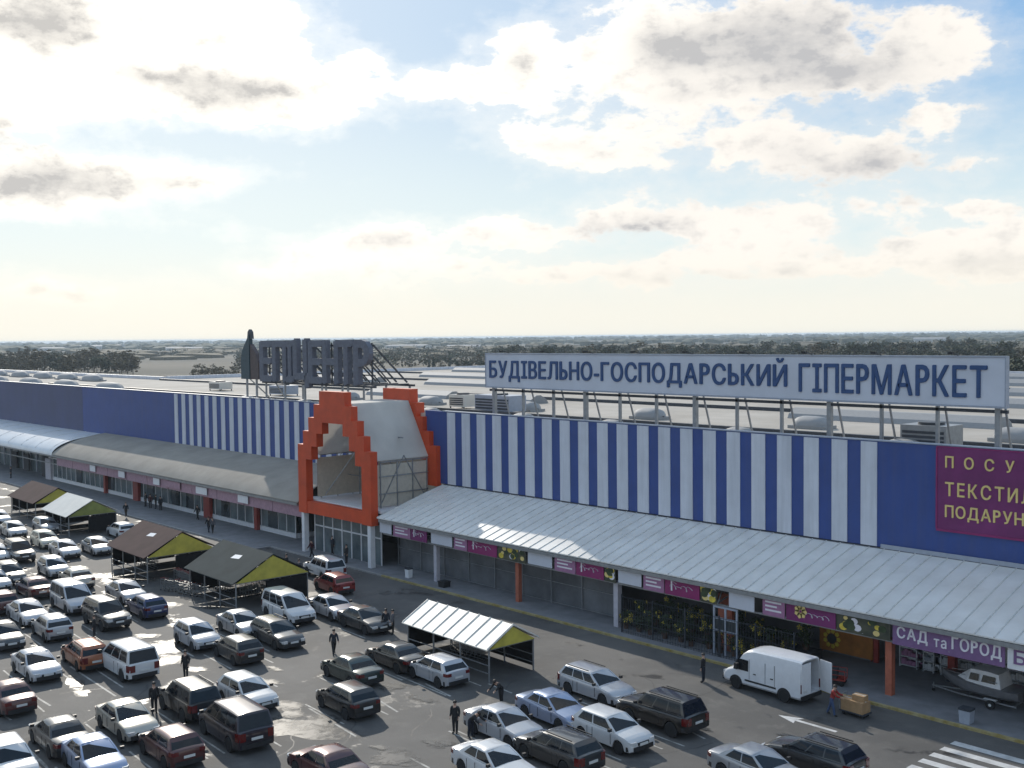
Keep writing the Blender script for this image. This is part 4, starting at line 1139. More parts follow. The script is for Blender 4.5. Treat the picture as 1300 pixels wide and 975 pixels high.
for s in (-1, 1):
    for a, b in ((.75,.1),(-.05,-.95)): MB().quad((a,s*.88,1.62),(b,s*.915,1.62),(b,s*.835,2.05),(a-.1,s*.80,2.05)).build('cabin_window', M['carglass'], bt, fix=False)
MB().bar((-2.45,0,.7),(-2.6,0,1.75),.3).build('outboard_motor', M['blackplastic'], bt)
MB().bar((2.4,-.3,1.7),(-1.1,-.98,1.75),.035).bar((2.4,.3,1.7),(-1.1,.98,1.75),.035).build('handrail', M['chrome'], bt)
tr = thing('boat_trailer', 'low steel two wheeled trailer carrying the grey boat', 'trailer', (pb.x, pb.y, .13), math.pi)
mb = MB()
for s in (-1, 1): mb.bar((-2.2,s*.7,.42),(1.6,s*.5,.42),.09); mb.bar((1.6,s*.5,.42),(3.6,0,.40),.08)
for x in (-2,-.6,.9): mb.bar((x,-.7,.44),(x,.7,.44),.08)
mb.build('frame', M['steel'], tr)
for s in (-1, 1):
    w = MB().lathe([(.18,-.09),(.28,-.09),(.30,0),(.28,.09),(.18,.09)], (0,0,0), 'y', 18).build('wheel', M['rubber'], tr, smooth=40); w.location = (-.7, s*.98, .30)
    MB().lathe([(.17,-.07),(.17,.07),(.08,.095)] if s > 0 else [(.08,-.095),(.17,-.07),(.17,.07)], (0,0,0), 'y', 12).build('rim', M['plate'], w, smooth=30)
    MB().box(-1.1,-.3,s*.98-.12,s*.98+.12,.64,.67).build('mudguard', M['white'], tr)
MB().lathe([(.1,-.05),(.1,.05)], (3.5,0,.1), 'y', 12).build('jockey_wheel', M['rubber'], tr); MB().bar((3.5,0,.15),(3.5,0,.6),.05).build('jockey_stand', M['steel'], tr)

bt.scale = (.88,)*3; tr.scale = (.88,)*3
# ------------------------------------------------------------------ kiosk, shelving, clutter under the canopy
xa, xb = xon(1046, 63.6), xon(1110, 63.6)
t = thing('orange_kiosk', 'orange counter stand with a dark round flower mark against the back wall', 'kiosk', (xa, 63.4, .13)); w = xb-xa
MB().box(0, w, 0, 1.4, 0, 1.15).build('counter', M['inwall'], t)
MB().box(-.1, w+.1, -.12, -.02, .12, 1.75).build('front_panel', mat('orange_panel_faded', (.38,.15,.03), .6, var=.25, scale=1.2), t)
MB().box(.1, w-.1, .1, 1.3, 1.16, 1.22).build('top', M['inwall'], t)
mb = MB()
for k in range(9): a = 2*math.pi*k/9; mb.prism([(.8+.5*math.cos(a)+.16*math.cos(q*1.257), .95+.5*math.sin(a)+.16*math.sin(q*1.257)) for q in range(5)], 'y', -.14, -.123)
mb.build('flower_petals', M['goldflower'], t); MB().prism([(.8+.34*math.cos(a*.5236), .95+.34*math.sin(a*.5236)) for a in range(12)], 'y', -.155, -.142).build('flower_centre', M['dark'], t)
for x in (.05, w-.05): MB().box(x-.05, x+.05, -.02, .08, 0, 3.0).build('post', M['redpost'], t)
MB().box(w+.15, w+.45, -.1, .1, 0, 3.0).build('side_pillar', M['redpost'], t)
shelf_l = ['white shelf unit just right of the orange column, under САД', 'second white shelf unit from the orange column', 'white shelf unit left of the dark red pillar', 'white shelf unit behind the boat bow', 'white shelf unit behind the boat stern', 'white shelf unit at the right edge']
for i, px in enumerate((1158,1180,1202,1232,1262,1292)):
    x = xon(px, 63.8)
    t = thing('shelf_unit', shelf_l[i], 'shelf unit', (x, 63.8, .13), 0, 'white shelf units along the back wall')
    MB().box(-.75,.75,.5,.56,0,2.5).build('back', M['white_shelf'], t)
    for s in (-1, 1): MB().box(s*.78-.03,s*.78+.03,0,.5,0,2.5).build('side', M['white_shelf'], t)
    for z in (.1,.65,1.2,1.75,2.3): MB().box(-.74,.74,.0,.49,z,z+.05).build('shelf', M['white_shelf'], t)
    r2 = random.Random(i)
    for z in (.15,.7,1.25,1.8):
        mb = MB(); xx = -.7
        while xx < .6: ww = r2.uniform(.12,.3); mb.box(xx, xx+ww-.02, .08, .42, z+.003, z+r2.uniform(.2,.42)); xx += ww
        mb.build('stock', M[r2.choice(['white','trim','lilac','white_shelf'])], t)
x = xon(1211, 63.2); t = thing('red_pillar', 'dark red pillar between the white shelf units', 'pillar', (x, 63.2, .13)); MB().box(-.22,.22,-.2,.2,0,3.2).build('shaft', M['redpost'], t); MB().box(-.3,.3,-.28,.28,0,.12).build('foot', M['steel_dk'], t)
# flowering display behind the wire fence
leafm = M['leaf']
def potted(name, label, seed, h, flowers, loc):
    r2 = random.Random(seed); t = thing(name, label, 'potted plant', loc, r2.uniform(0,6), 'potted plants in the garden display')
    MB().lathe([(.17,0),(.24,.38),(.26,.4),(.22,.4)], n=12).build('pot', M['pot'], t, smooth=40)
    mb = MB()
    for _ in range(170):
        a, z, rr = r2.uniform(0,6.28), r2.uniform(.35, h), r2.uniform(.05,.55)*(1.1-.5*abs(2*(r2.random())-1))
        c = Vector((rr*math.cos(a), rr*math.sin(a), z)); d = Vector((r2.uniform(-1,1), r2.uniform(-1,1), r2.uniform(-.3,1))).normalized(); e = d.orthogonal().normalized(); s = r2.uniform(.07,.15)
        mb.quad(c-d*s, c+e*s*.45, c+d*s, c-e*s*.45)
    mb.bar((0,0,.38),(0,0,h*.85),.03); mb.build('foliage', leafm, t, fix=False)
    if flowers:
        mb = MB()
        for _ in range(flowers):
            a = r2.uniform(0,6.28); c = Vector((.42*math.cos(a), .42*math.sin(a), r2.uniform(.5,h)))
            for k in range(5):
                b = 1.257*k; mb.quad(c, c+Vector((.17*math.cos(b),.02,.17*math.sin(b))), c+Vector((.18*math.cos(b+.6),-.04,.18*math.sin(b+.6))))
        mb.build('flowers', M['goldflower'], t, fix=False)
    return t
pp = [potted('potted_plant','potted plant', 1, 1.25, 7, (0,0,0)), potted('potted_plant','potted plant', 2, 1.6, 3, (0,0,0)), potted('potted_plant','potted plant', 3, .95, 0, (0,0,0))]
pt = [tree_of(o) for o in pp]; plab = ['bushy dark green pot plant with many yellow flowers behind the wire fence', 'tall dark green pot plant with few yellow flowers behind the wire fence', 'low dark green pot plant without flowers behind the wire fence']
x0_, x1_ = xon(795, 58.5), xon(1000, 58.5); k = 0
used = set()
for row, y in enumerate((58.2, 59.6, 61.2)):
    for i in range(11):
        j = (i*2+row+i//3) % 3; loc = (x0_+(x1_-x0_)*(i+.3*row)/11+rnd.uniform(-.2,.2), y+rnd.uniform(-.2,.2), .13+.28*row)
        if row: pass
        if j not in used: used.add(j); pp[j].location = loc; pp[j]['label'] = plab[j]
        else: dup(pp[j], loc, rnd.uniform(0,6), plab[j], None, pt[j])
for row, y in ((1, 59.6), (2, 61.2)):
    tag(MB().box(x0_-.4, x1_+.4, y-.65, y+.6, .135, .13+.28*row-.003).build('plant_bench', M['dark']), ('low dark bench' if row == 1 else 'taller dark bench')+' under the pot plants behind the wire fence', 'bench')
t = thing('window_frame', 'pale blue grey double frame standing among the pot plants', 'frame', (xon(908, 57.9), 57.75, .13))
mb = MB(); 
for x in (0,.9,1.8): mb.box(x-.06,x+.06,-.05,.05,0,3.2)
for z in (1.6, 2.4, 3.14): mb.box(.06,.84,-.05,.05,z-.06,z+.06); mb.box(.96,1.74,-.05,.05,z-.06,z+.06)
mb.build('frame', M['trim'], t); MB().box(.07,.83,.0,.02,1.67,2.33).build('pane', M['dkglass'], t); MB().box(.97,1.73,.0,.02,1.67,2.33).build('pane', M['dkglass'], t)

# bins and small things on the pavement
def bin_(px, py, label, m, m2, w=.45, h=.85, z=.13):
    p = at(px, py, z); t = thing('litter_bin', label, 'bin', (p.x, p.y, z))
    MB().prism([(-w/2,0),(w/2,0),(w*.58,h*.85),(-w*.58,h*.85)], 'y', -w/2, w/2).build('bin_body', M[m], t)
    MB().box(-w*.6,w*.6,-w*.55,w*.55,h*.853,h).build('lid', M[m2], t)
    return t
bin_(519,733,'small white bin with dark lid at the left end of the net fence','white','steel_dk')
bin_(564,745,'low black bin at the foot of the pale net fence column','blackplastic','blackplastic',.7,.5)
bin_(1227,917,'grey bin with dark lid on the pavement in front of the boat trailer','trim','steel_dk',.55,.8)

# ------------------------------------------------------------------ trolley shelters
def shelter(label, px_f, py_f, length, width, roofm, gablem, ridge_h, eave=2.1, patches=0, slats=False):
    """px_f, py_f: photo position of the near eave's right-hand corner"""
    p = at(px_f, py_f, eave); x1 = p.x; y0 = p.y
    t = thing('trolley_shelter', label, 'trolley shelter', (x1-length/2, y0+width/2, 0), R(-1.5), 'trolley shelters in the car park')
    hl, hwd = length/2, width/2
    for s in (-1, 1):
        o = .25
        MB().prism([(s*(hwd+o), eave-.08), (0, ridge_h), (0, ridge_h+.06), (s*(hwd+o), eave-.02)], 'x', -hl, hl).build('roof_slope', M[roofm], t)
        MB().prism([(-hwd*.96, eave-.06), (hwd*.96, eave-.06), (0, ridge_h-.08)], 'x', s*(hl-.12)-.03, s*(hl-.12)+.03).build('gable_panel', M[gablem], t)
    if slats:
        mb = MB()
        for k in range(int(length/1.1)+1):
            x = -hl+.02+k*1.1
            mb.bar((x,-hwd-.2,eave+.03),(x,0,ridge_h+.1),.05,.04); mb.bar((x,hwd+.2,eave+.03),(x,0,ridge_h+.1),.05,.04)
        mb.build('roof_battens', M['seam'], t)
    for k in range(patches):
        sl = .35+.3*k; zz = lerp(eave, ridge_h, sl); yy = -hwd*(1-sl); x = -hl*.1+k*.9
        sy = hwd/(ridge_h-eave); n_ = Vector((0,-(ridge_h-eave),hwd)).normalized()*.075
        a = Vector((x,yy,zz))+n_; e = Vector((0,hwd,ridge_h-eave)).normalized()*.3
        b = Vector((.6,0,0)); MB().quad(a-b-e, a+b-e*.5, a+b*.8+e, a-b*.9+e*.6).build('roof_patch', M['white'], t, fix=False)
    MB().box(-hl+.3, hl-.3, hwd*.95+.06, hwd*.95+.09, .25, eave-.2).build('back_shade_panel', M['shelter_shade'], t)  # near-black sheets at back and ends, added as the shade under the roof
    if not slats: MB().box(hl-.1, hl-.07, -hwd*.2, hwd*.9, .25, eave-.2).build('end_shade_panel', M['shelter_shade'], t)
    MB().box(-hl+.07, -hl+.1, -hwd*.9, hwd*.9, .25, eave-.2).build('end_shade_panel', M['shelter_shade'], t)
    nx = max(2, round(length/3)+1)
    for i in range(nx):
        x = -hl+.25+(length-.5)*i/(nx-1)
        for s in (-1, 1): MB().bar((x, s*hwd*.95, 0), (x, s*hwd*.95, eave-.08), .08).build('post', M['steel'], t)
    mb = MB()
    for s in (-1, 1):
        for z in (.5, 1.0): mb.bar((-hl+.25, s*hwd*.95, z), (hl-.25, s*hwd*.95, z), .05)
    mb.bar((-hl+.25,-hwd*.95,eave-.12),(-hl+.25,hwd*.95,eave-.12),.08); mb.bar((hl-.25,-hwd*.95,eave-.12),(hl-.25,hwd*.95,eave-.12),.08)
    mb.build('rail', M['steel'], t)
    return t
sh = {}
sh[1] = shelter('brown roofed trolley shelter with yellow green gable and two pale roof patches', 188, 708, 8.6, 6.6, 's_brown','s_yel', 4.1, 2.3, 2)
sh[2] = shelter('dark green roofed trolley shelter with yellow gable in the middle of the lot', 301, 741, 8.6, 6.6, 's_green','s_yel', 4.1, 2.3, 2)
sh[3] = shelter('cream white roofed trolley shelter with yellow green gable near the silver hatchback', 625, 824, 8.9, 3.8, 's_white','s_yel', 3.2, 2.1, 0, True)
sh[4] = shelter('small cream roofed trolley shelter with green gable at the far left', 88, 656, 8.0, 5.4, 's_white','s_grn', 3.7, 2.2)
sh[5] = shelter('faded brown roofed trolley shelter, farthest left behind the small cream one', 46, 639, 9.5, 5.4, 's_brown','s_yel', 3.7, 2.2)

# shopping trolleys
def trolley():
    t = thing('shopping_trolley', 'steel shopping trolley', 'shopping trolley', (0,0,0), 0, 'trolleys in and beside the shelters')
    mb = MB()
    def bp(u, v, w): # u 0 rear..1 front, v -1..1 across, w 0 bottom..1 top
        return Vector((lerp(-.38,.48,u)+.04*w*(u-.5), v*lerp(.27,.2,u)*lerp(.85,1,w), lerp(.45+.08*u, .98-.06*u, w)))
    for w in (0,.5,1):
        for a, b in (((0,-1),(1,-1)),((1,-1),(1,1)),((1,1),(0,1)),((0,1),(0,-1))): mb.bar(bp(*a,w), bp(*b,w), .022)
    for k in range(6):
        u = k/5
        for v in (-1, 1): mb.bar(bp(u,v,0), bp(u,v,1), .016)
        mb.bar(bp(u,-1,0), bp(u,1,0), .016)
    for k in range(3): v = -.5+.5*k; mb.bar(bp(1,v,0), bp(1,v,1), .016); mb.bar(bp(0,v,0), bp(1,v,0), .016)
    mb.build('basket', M['chrome'], t)
    mb = MB()
    for s in (-1, 1): mb.bar((-.4,s*.25,1.0),(-.42,s*.24,.12),.03); mb.bar((-.42,s*.24,.14),(.45,s*.17,.14),.03)
    mb.build('frame', M['chrome'], t)
    MB().bar((-.46,-.27,1.02),(-.46,.27,1.02),.04, n=8).build('handle', M['redpost'], t)
    for x, y in ((-.42,.24),(-.42,-.24),(.42,.17),(.42,-.17)):
        w = MB().lathe([(.055,-.015),(.055,.015)], (0,0,0), 'y', 10).build('caster', M['rubber'], t); w.location = (x,y,.056)
    return t
tr0 = trolley(); ttree = tree_of(tr0); first = True
def rowof(px, py, n, lab, ang, step=.42, jit=0):
    global first
    p = at(px, py, 0)
    for k in range(n):
        loc = (p.x-math.cos(ang)*step*k+rnd.uniform(-jit,jit), p.y-math.sin(ang)*step*k+rnd.uniform(-jit,jit), 0); rz = ang+rnd.uniform(-1,1)*jit
        if first: tr0.location = loc; tr0.rotation_euler = (0,0,rz); tr0['label'] = lab; first = False
        else: dup(tr0, loc, rz, lab, None, ttree)
rowof(292, 752, 8, 'steel trolley nested in the row under the dark green shelter', R(0))
rowof(250, 745, 8, 'steel trolley in the row out in front of the dark green shelter', R(0), .5, .05)
rowof(255, 758, 7, 'loose steel trolley in the scattered line below the dark green shelter', R(10), .75, .2)
rowof(196, 722, 8, 'steel trolley nested in the row under the brown shelter', R(0))
rowof(612, 838, 7, 'steel trolley nested in the row under the cream white shelter', R(0))
rowof(340, 752, 5, 'steel trolley standing under the yellow gable of the dark green shelter', R(90), .5, .05)
rowof(80, 668, 7, 'steel trolley nested under the small cream shelter', R(0))

# ------------------------------------------------------------------ people
def person(pose, label):
    J, E, Rr, Z = [], [], [], []
    def j(x, y, z, r, par=None, zone='torso'):
        J.append((x,y,z)); Rr.append(r); Z.append(zone)
        if par is not None: E.append((par, len(J)-1))
        return len(J)-1
    lean = pose.get('lean', 0); cr = pose.get('crouch', 0)
    def up(x, y, z):  # lean the upper body forward about the hips
        dz = z-.93; return (x+dz*math.sin(lean), y, .93+dz*math.cos(lean)-cr)
    pel = j(*up(0,0,.95), .135); sp = j(*up(.01,0,1.14), .125, pel); ch = j(*up(0,0,1.34), .145, sp); nk = j(*up(-.01,0,1.50), .058, ch, 'skin')
    hd = j(*up(.01,0,1.585), .082, nk, 'skin'); hm = j(*up(.02,0,1.66), .092, hd, 'skin'); ht = j(*up(.01,0,1.735), .06, hm, 'skin')
    ar = pose.get('arms', ((0,0),(0,0)))
    hands = []
    for s, (sw, bend) in zip((1,-1), ar):
        sh_ = j(*up(0,s*.185,1.42), .066, ch)
        S_ = Vector(J[sh_]); u = Vector((math.sin(sw), s*.16, -math.cos(sw))).normalized(); el = S_+u*.29
        f = Vector((math.sin(sw+bend), s*.02, -math.cos(sw+bend))).normalized(); wr = el+f*.25
        e_ = j(*el, .048, sh_); w_ = j(*wr, .036, e_); h_ = j(*(wr+f*.07), .038, w_, 'skin'); hands.append((wr+f*.07, f, s))
    for s, (sw, kn) in zip((1,-1), pose.get('legs', ((0,0),(0,0)))):
        hp = j(*up(0,s*.095,.90), .098, pel, 'leg'); H_ = Vector(J[hp])
        u = Vector((math.sin(sw),0,-math.cos(sw))); k_ = H_+u*.42; d = Vector((math.sin(sw-kn),0,-math.cos(sw-kn))); a_ = k_+d*.41
        kk = j(*k_, .066, hp, 'leg'); aa = j(*a_, .046, kk, 'leg'); j(a_.x+.15, s*.12, a_.z-.03, .042, aa, 'shoe')
    me = bpy.data.meshes.new('tmp'); me.from_pydata(J, E, []); o = bpy.data.objects.new('tmp', me); COL.objects.link(o)
    o.modifiers.new('s', 'SKIN'); sv = me.skin_vertices[0].data
    for i, r in enumerate(Rr): sv[i].radius = (r, r*(.8 if Z[i] == 'torso' and i in (pel, sp, ch) else 1))
    sv[0].use_root = True
    ss = o.modifiers.new('u', 'SUBSURF'); ss.levels = 2; ss.render_levels = 2
    bpy.context.view_layer.update()
    em = bpy.data.meshes.new_from_object(o.evaluated_get(bpy.context.evaluated_depsgraph_get()))
    bpy.data.objects.remove(o)
    bm = bmesh.new(); bm.from_mesh(em)
    def segd(p, a, b):
        a, b = Vector(a), Vector(b); ab = b-a; t_ = max(0, min(1, (p-a).dot(ab)/ab.length_squared)); return (p-a-ab*t_).length
    zone = {}
    for v in bm.verts:
        best = min(range(len(E)), key=lambda k: segd(v.co, J[E[k][0]], J[E[k][1]])-Rr[E[k][1]]*.3)
        zone[v.index] = Z[E[best][1]]
    parts = {'torso': MB(), 'leg': MB(), 'shoe': MB()}
    vs = {v.index: (v.co.copy(), v.normal.copy()) for v in bm.verts}
    base = MB()
    base.v = [tuple(vs[i][0]) for i in range(len(vs))]
    for f in bm.faces:
        base.f.append([v.index for v in f.verts]); base.mi.append(0)
        zs = [zone[v.index] for v in f.verts]; z = max(set(zs), key=zs.count)
        if z in parts:
            parts[z].add([vs[v.index][0]+vs[v.index][1]*(.018 if z == 'torso' else .012) for v in f.verts], [tuple(range(len(f.verts)))])
    bm.free()
    for hpos, f, s in hands:    # five fingers
        side = Vector((0,1,0)) if abs(f.y) < .9 else Vector((1,0,0)); side = (side-f*side.dot(f)).normalized(); nrm = f.cross(side)
        for k, ln in enumerate((.065,.08,.085,.075)):
            a = hpos+nrm*(.024*(k-1.5))+f*.02; m_ = a+f*ln*.6-side*s*.006; b = m_+f*ln*.5-side*s*.022
            base.bar(a, m_, .016, n=6); base.bar(m_, b, .013, n=6)
        a = hpos+nrm*.036-f*.02; base.bar(a, a+nrm*.03+f*.035, .019, n=6); base.bar(a+nrm*.03+f*.035, a+nrm*.035+f*.07, .015, n=6)
    hmv, fw = Vector(J[hm]), Vector((math.cos(lean), 0, -math.sin(lean)))
    upv = Vector((math.sin(lean), 0, math.cos(lean)))
    base.add([hmv+fw*.085+upv*.02, hmv+fw*.088-upv*.035+Vector((0,.018,0)), hmv+fw*.088-upv*.035-Vector((0,.018,0)), hmv+fw*.112-upv*.03], [(0,1,3),(0,3,2),(1,2,3),(0,2,1)])
    for s in (1, -1): base.add([hmv+Vector((0,s*.088,0))+upv*.02, hmv+Vector((0,s*.086,0))-upv*.035, hmv-fw*.03+Vector((0,s*.105,0))+upv*.015], [(0,1,2),(2,1,0)])
    t = thing('person', label, 'person')
    base.build('body', M['skin'], t, smooth=60, fix=False)
    parts['torso'].build('jacket', mat('cloth_black', (.018,.018,.02), .9, var=.2), t, smooth=80)
    parts['leg'].build('trousers', mat('cloth_navy', (.02,.024,.036), .9, var=.2), t, smooth=80)
    parts['shoe'].build('shoes', M['shoe'], t, smooth=80)
    mb = MB(); rows = []
    for i in range(6):
        th = math.pi*.02+i*math.pi*.11; rr = .108*math.sin(th)+.012
        rows.append([tuple(hmv+upv*(.02+.105*math.cos(th))+fw*(rr*math.cos(a*.5236)-.018)+Vector((0,rr*math.sin(a*.5236)*.92,0))) for a in range(12)])
    mb.grid(rows, closed=True); mb.f.append(list(range(12))); mb.mi.append(0); mb.build('hair', M['hair'], t, smooth=80)
    mb = MB()
    for s in (1, -1): c = hmv+fw*.092+Vector((0,s*.032,0))+upv*.012; mb.box(c.x-.004,c.x+.004,c.y-.012,c.y+.012,c.z-.006,c.z+.006)
    mb.build('eyes', M['blackplastic'], t)
    c = hmv+fw*.09-upv*.055; MB().box(c.x-.004,c.x+.004,c.y-.022,c.y+.022,c.z-.005,c.z+.005).build('mouth', M['tail'], t)
    return t
POSES = {'stand': dict(arms=((.05,.15),(-.02,.2))), 'walk': dict(arms=((.45,.3),(-.4,.25)), legs=((-.38,.12),(.36,.08)), lean=.06), 'push': dict(arms=((.75,.65),(.75,.65)), legs=((-.3,.1),(.3,.15)), lean=.25),
         'bend': dict(arms=((.9,.3),(.8,.4)), legs=((.12,.2),(-.05,.1)), lean=.85), 'pockets': dict(arms=((-.15,.75),(-.12,.7)), legs=((.03,.03),(-.03,.03)))}
CLOTH = {'black': (.018,.018,.02), 'navy': (.02,.024,.036), 'grey': (.10,.10,.11), 'brown': (.06,.045,.035), 'red': (.28,.03,.025), 'blue': (.05,.08,.16), 'dkred': (.07,.016,.02)}
PEOPLE = [ # feet px, py, pose, heading(world deg), jacket, trousers, label
 (893,866,'stand',200,'black','navy','man in black standing on the road left of the white van'),
 (1056,908,'push',15,'red','blue','worker in a red vest and blue trousers pushing a trolley of boxes'),
 (578,931,'pockets',-60,'black','black','man in black standing left of the silver sedan, apart from it'),
 (598,936,'bend',10,'black','navy','man in black leaning at the tail of the silver sedan'),
 (636,893,'bend',-80,'black','black','person in black bending over behind the ice blue sedan'),
 (424,831,'walk',-20,'navy','black','man in dark clothes striding across the lot behind the green sedan'),
 (236,861,'pockets',-50,'black','black','dark figure standing by the bright puddle above the black four wheel drive'),
 (499,805,'stand',-120,'grey','black','person in grey standing at the corner of the cream white shelter'),
 (490,803,'walk',-30,'navy','navy','person in navy beside the dark sedan near the cream white shelter'),
 (396,708,'walk',200,'dkred','black','person in dark red walking on the pavement left of the entrance'),
 (440,715,'stand',-90,'black','black','person in black in front of the glass entrance doors'),
 (422,703,'stand',90,'navy','black','person in navy going in through the glass doors'),
 (160,656,'walk',170,'black','brown','lone dark figure on the left pavement above the brown shelter'),
 (185,643,'stand',-80,'black','black','leftmost of the dark group at the left shopfront'),
 (191,645,'stand',-20,'dkred','black','figure in dark red in the group at the left shopfront'),
 (198,646,'stand',-120,'black','navy','figure in navy trousers in the group at the left shopfront'),
 (204,648,'stand',180,'navy','black','rightmost of the dark group at the left shopfront'),
 (251,660,'walk',190,'black','black','dark figure walking below the red post of the left shopfront'),
 (265,676,'walk',175,'black','navy','front one of the pair on the pavement above the dark green shelter'),
 (270,677,'walk',170,'grey','black','grey jacketed one of the pair on the pavement above the dark green shelter'),
 (364,728,'stand',-90,'black','black','figure whose head shows above the yellow gable of the green shelter'),
 (380,735,'pockets',-60,'grey','black','grey figure between the yellow gable and the red hatchback'),
 (14,607,'stand',-90,'black','black','dark figure at the far left shopfront'),
 (88,812,'bend',200,'brown','blue','person in blue trousers bending behind the silver hatchback'),
 (120,812,'stand',-120,'black','black','dark figure beside the rusty orange estate'),
 (196,905,'stand',-20,'black','black','dark figure at the left side of the black four wheel drive'),
]
pproto = {}
PAV = set(i for i, q in enumerate(PEOPLE) if q[1] < 720 and q[0] < 470)
for i, (px, py, pose, hd, jk, trs, lab) in enumerate(PEOPLE):
    z = .13 if i in PAV else 0
    p = at(px, py, z)
    if pose not in pproto:
        o = person(POSES[pose], lab); pproto[pose] = (o, tree_of(o)); ch = {c.name.split('.')[0]: [c] for c in kids(o)}
        zmin = min((v.co.z for c in kids(o) for v in c.data.vertices)); o['zmin'] = zmin
        o.location = (p.x, p.y, z-zmin); o.rotation_euler = (0,0,R(hd))
    else:
        o, ch = dup(pproto[pose][0], (p.x, p.y, z-pproto[pose][0]['zmin']), R(hd), lab, None, pproto[pose][1])
    if 'group' in o: del o['group']
    paint(ch['jacket'][0], mat('cloth_'+jk, CLOTH[jk], .9, var=.2)); paint(ch['trousers'][0], mat('cloth_'+trs, CLOTH[trs], .9, var=.2))
for o, _ in pproto.values(): del o['zmin']
for o in bpy.data.objects:
    if 'zmin' in o: del o['zmin']

# flat trolley with cardboard boxes
p = at(1086, 908, 0)
t = thing('platform_trolley', 'flat goods trolley by the kerb carrying cardboard boxes', 'goods trolley', (p.x, p.y, 0), R(-3))
MB().box(-.75,.75,-.42,.42,.2,.27).build('deck', M['steel_dk'], t)
mb = MB()
for s in (-1, 1): mb.bar((-.74,s*.38,.27),(-.8,s*.38,1.05),.04)
mb.bar((-.8,-.38,1.05),(-.8,.38,1.05),.04); mb.build('handle', M['steel'], t)
for x in (-.55,.55):
    for y in (-.3,.3): w = MB().lathe([(.095,-.025),(.095,.025)], (0,0,0), 'y', 12).build('wheel', M['rubber'], t); w.location = (x,y,.097)
for k, (dx, dy, w, d, h, z, lab) in enumerate([(0,0,1.35,.78,.62,.272,'large brown cardboard box on the flat goods trolley'),(.25,.05,.7,.5,.3,.895,'small cardboard box on top of the large one on the goods trolley')]):
    b = thing('cardboard_box', lab, 'box', (p.x+dx, p.y+dy, z), R(-3+5*k))
    MB().box(-w/2,w/2,-d/2,d/2,0,h).build('carton', M['cardboard'], b); MB().box(-w/2-.002,w/2+.002,-.04,.04,h+.001,h+.004).build('tape', M['s_white'], b)
# red hand cart behind the van doors
p = at(1052, 872, .13)
t = thing('hand_cart', 'dark red hand cart by the open rear door of the white van', 'hand cart', (p.x, p.y+.8, .13), R(20))
mb = MB(); mb.box(-.6,.6,-.4,.4,.32,.4)
for x in (-.58,.58):
    for y in (-.38,.38): mb.bar((x,y,.4),(x,y,.95),.04)
for z in (.65,.93): mb.bar((-.58,-.38,z),(.58,-.38,z),.035); mb.bar((-.58,.38,z),(.58,.38,z),.035); mb.bar((-.58,-.38,z),(-.58,.38,z),.035)
mb.build('frame', M['redpost'], t)
mb = MB(); mb.box(-.5,.1,-.34,.34,.405,.9); mb.build('load', M['dark'], t)
for x in (-.4,.4):
    for y in (-.42,.42): w = MB().lathe([(.15,-.03),(.15,.03)], (0,0,0), 'y', 14).build('wheel', M['rubber'], t); w.location = (x,y,.152)

# ================================================================== COUNTRY BEYOND THE STORE
M['bark'] = mat('bark', (.09,.07,.055), .9, var=.25)
M['fol1'] = mat('brown_autumn_foliage', (.085,.07,.035), .9, var=.4, scale=.5, col2=(.15,.115,.06))
M['fol2'] = mat('olive_foliage', (.05,.06,.028), .9, var=.4, scale=.5, col2=(.09,.09,.045))
M['fol3'] = mat('dark_conifer_foliage', (.03,.042,.025), .9, var=.4, scale=.5, col2=(.055,.065,.04))
def make_tree(seed, h, spread, folm, lab, conifer=False):
    r2 = random.Random(seed); t = thing('tree', lab, 'tree', (0,0,0), 0, 'trees in the belts beyond the store')
    mb = MB(); mb.lathe([(.24,0),(.17,h*.35),(.06,h*.8)], n=7)
    tips = []
    for k in range(9):
        z0 = h*r2.uniform(.25,.65); a = r2.uniform(0,6.28); ln = spread*r2.uniform(.5,1)
        q = Vector((ln*math.cos(a), ln*math.sin(a), min(h*.97, z0+ln*r2.uniform(.5,1.1)))); mb.bar((0,0,z0), q, .09, n=5); tips.append(q)
    mb.build('trunk', M['bark'], t)
    mb = MB()
    tips.append(Vector((0,0,h*.9)))
    for q in range(300):
        if conifer:
            z = h*r2.uniform(.15,1)**.8; rr = spread*.8*(1-z/h)+.2; a = r2.uniform(0,6.28); c = Vector((rr*r2.uniform(.4,1)*math.cos(a), rr*r2.uniform(.4,1)*math.sin(a), z))
        else:
            c = r2.choice(tips)+Vector((r2.gauss(0,1), r2.gauss(0,1), r2.gauss(0,.8)))*spread*.24
        s = r2.uniform(.5,1.15); d = Vector((r2.gauss(0,1), r2.gauss(0,1), r2.gauss(0,.6))).normalized(); e = d.orthogonal().normalized(); e.rotate(Euler((r2.uniform(0,6),0,0)))
        mb.quad(c-d*s, c+e*s*.6, c+d*s, c-e*s*.6)
    mb.build('crown', folm, t, fix=False)
    return t
tl = ['bare brown autumn tree in the belt beyond the store roof', 'olive green round tree in the belt beyond the store roof', 'dark narrow conifer in the belt beyond the store roof']
tp = [make_tree(1, 12, 4.2, M['fol1'], tl[0]), make_tree(2, 11, 4.4, M['fol2'], tl[1]), make_tree(3, 14, 3.2, M['fol3'], tl[2], True)]
tt = [tree_of(o) for o in tp]
trnd = random.Random(5); seen = set()
def plant(px, Z, j, s=1.0):
    d = ray(px, 487); u = Vector((d.x, d.y)).normalized()*(Z/math.cos(math.atan((px-650)/FPX)))
    loc = (u.x, u.y, -.06)
    if j not in seen: seen.add(j); o = tp[j]; o.location = loc
    else: o, _ = dup(tp[j], loc, 0, tl[j], None, tt[j])
    o.rotation_euler = (0,0,trnd.uniform(0,6.28)); k = s*trnd.uniform(.75,1.2); o.scale = (k,k,k*trnd.uniform(.85,1.1))
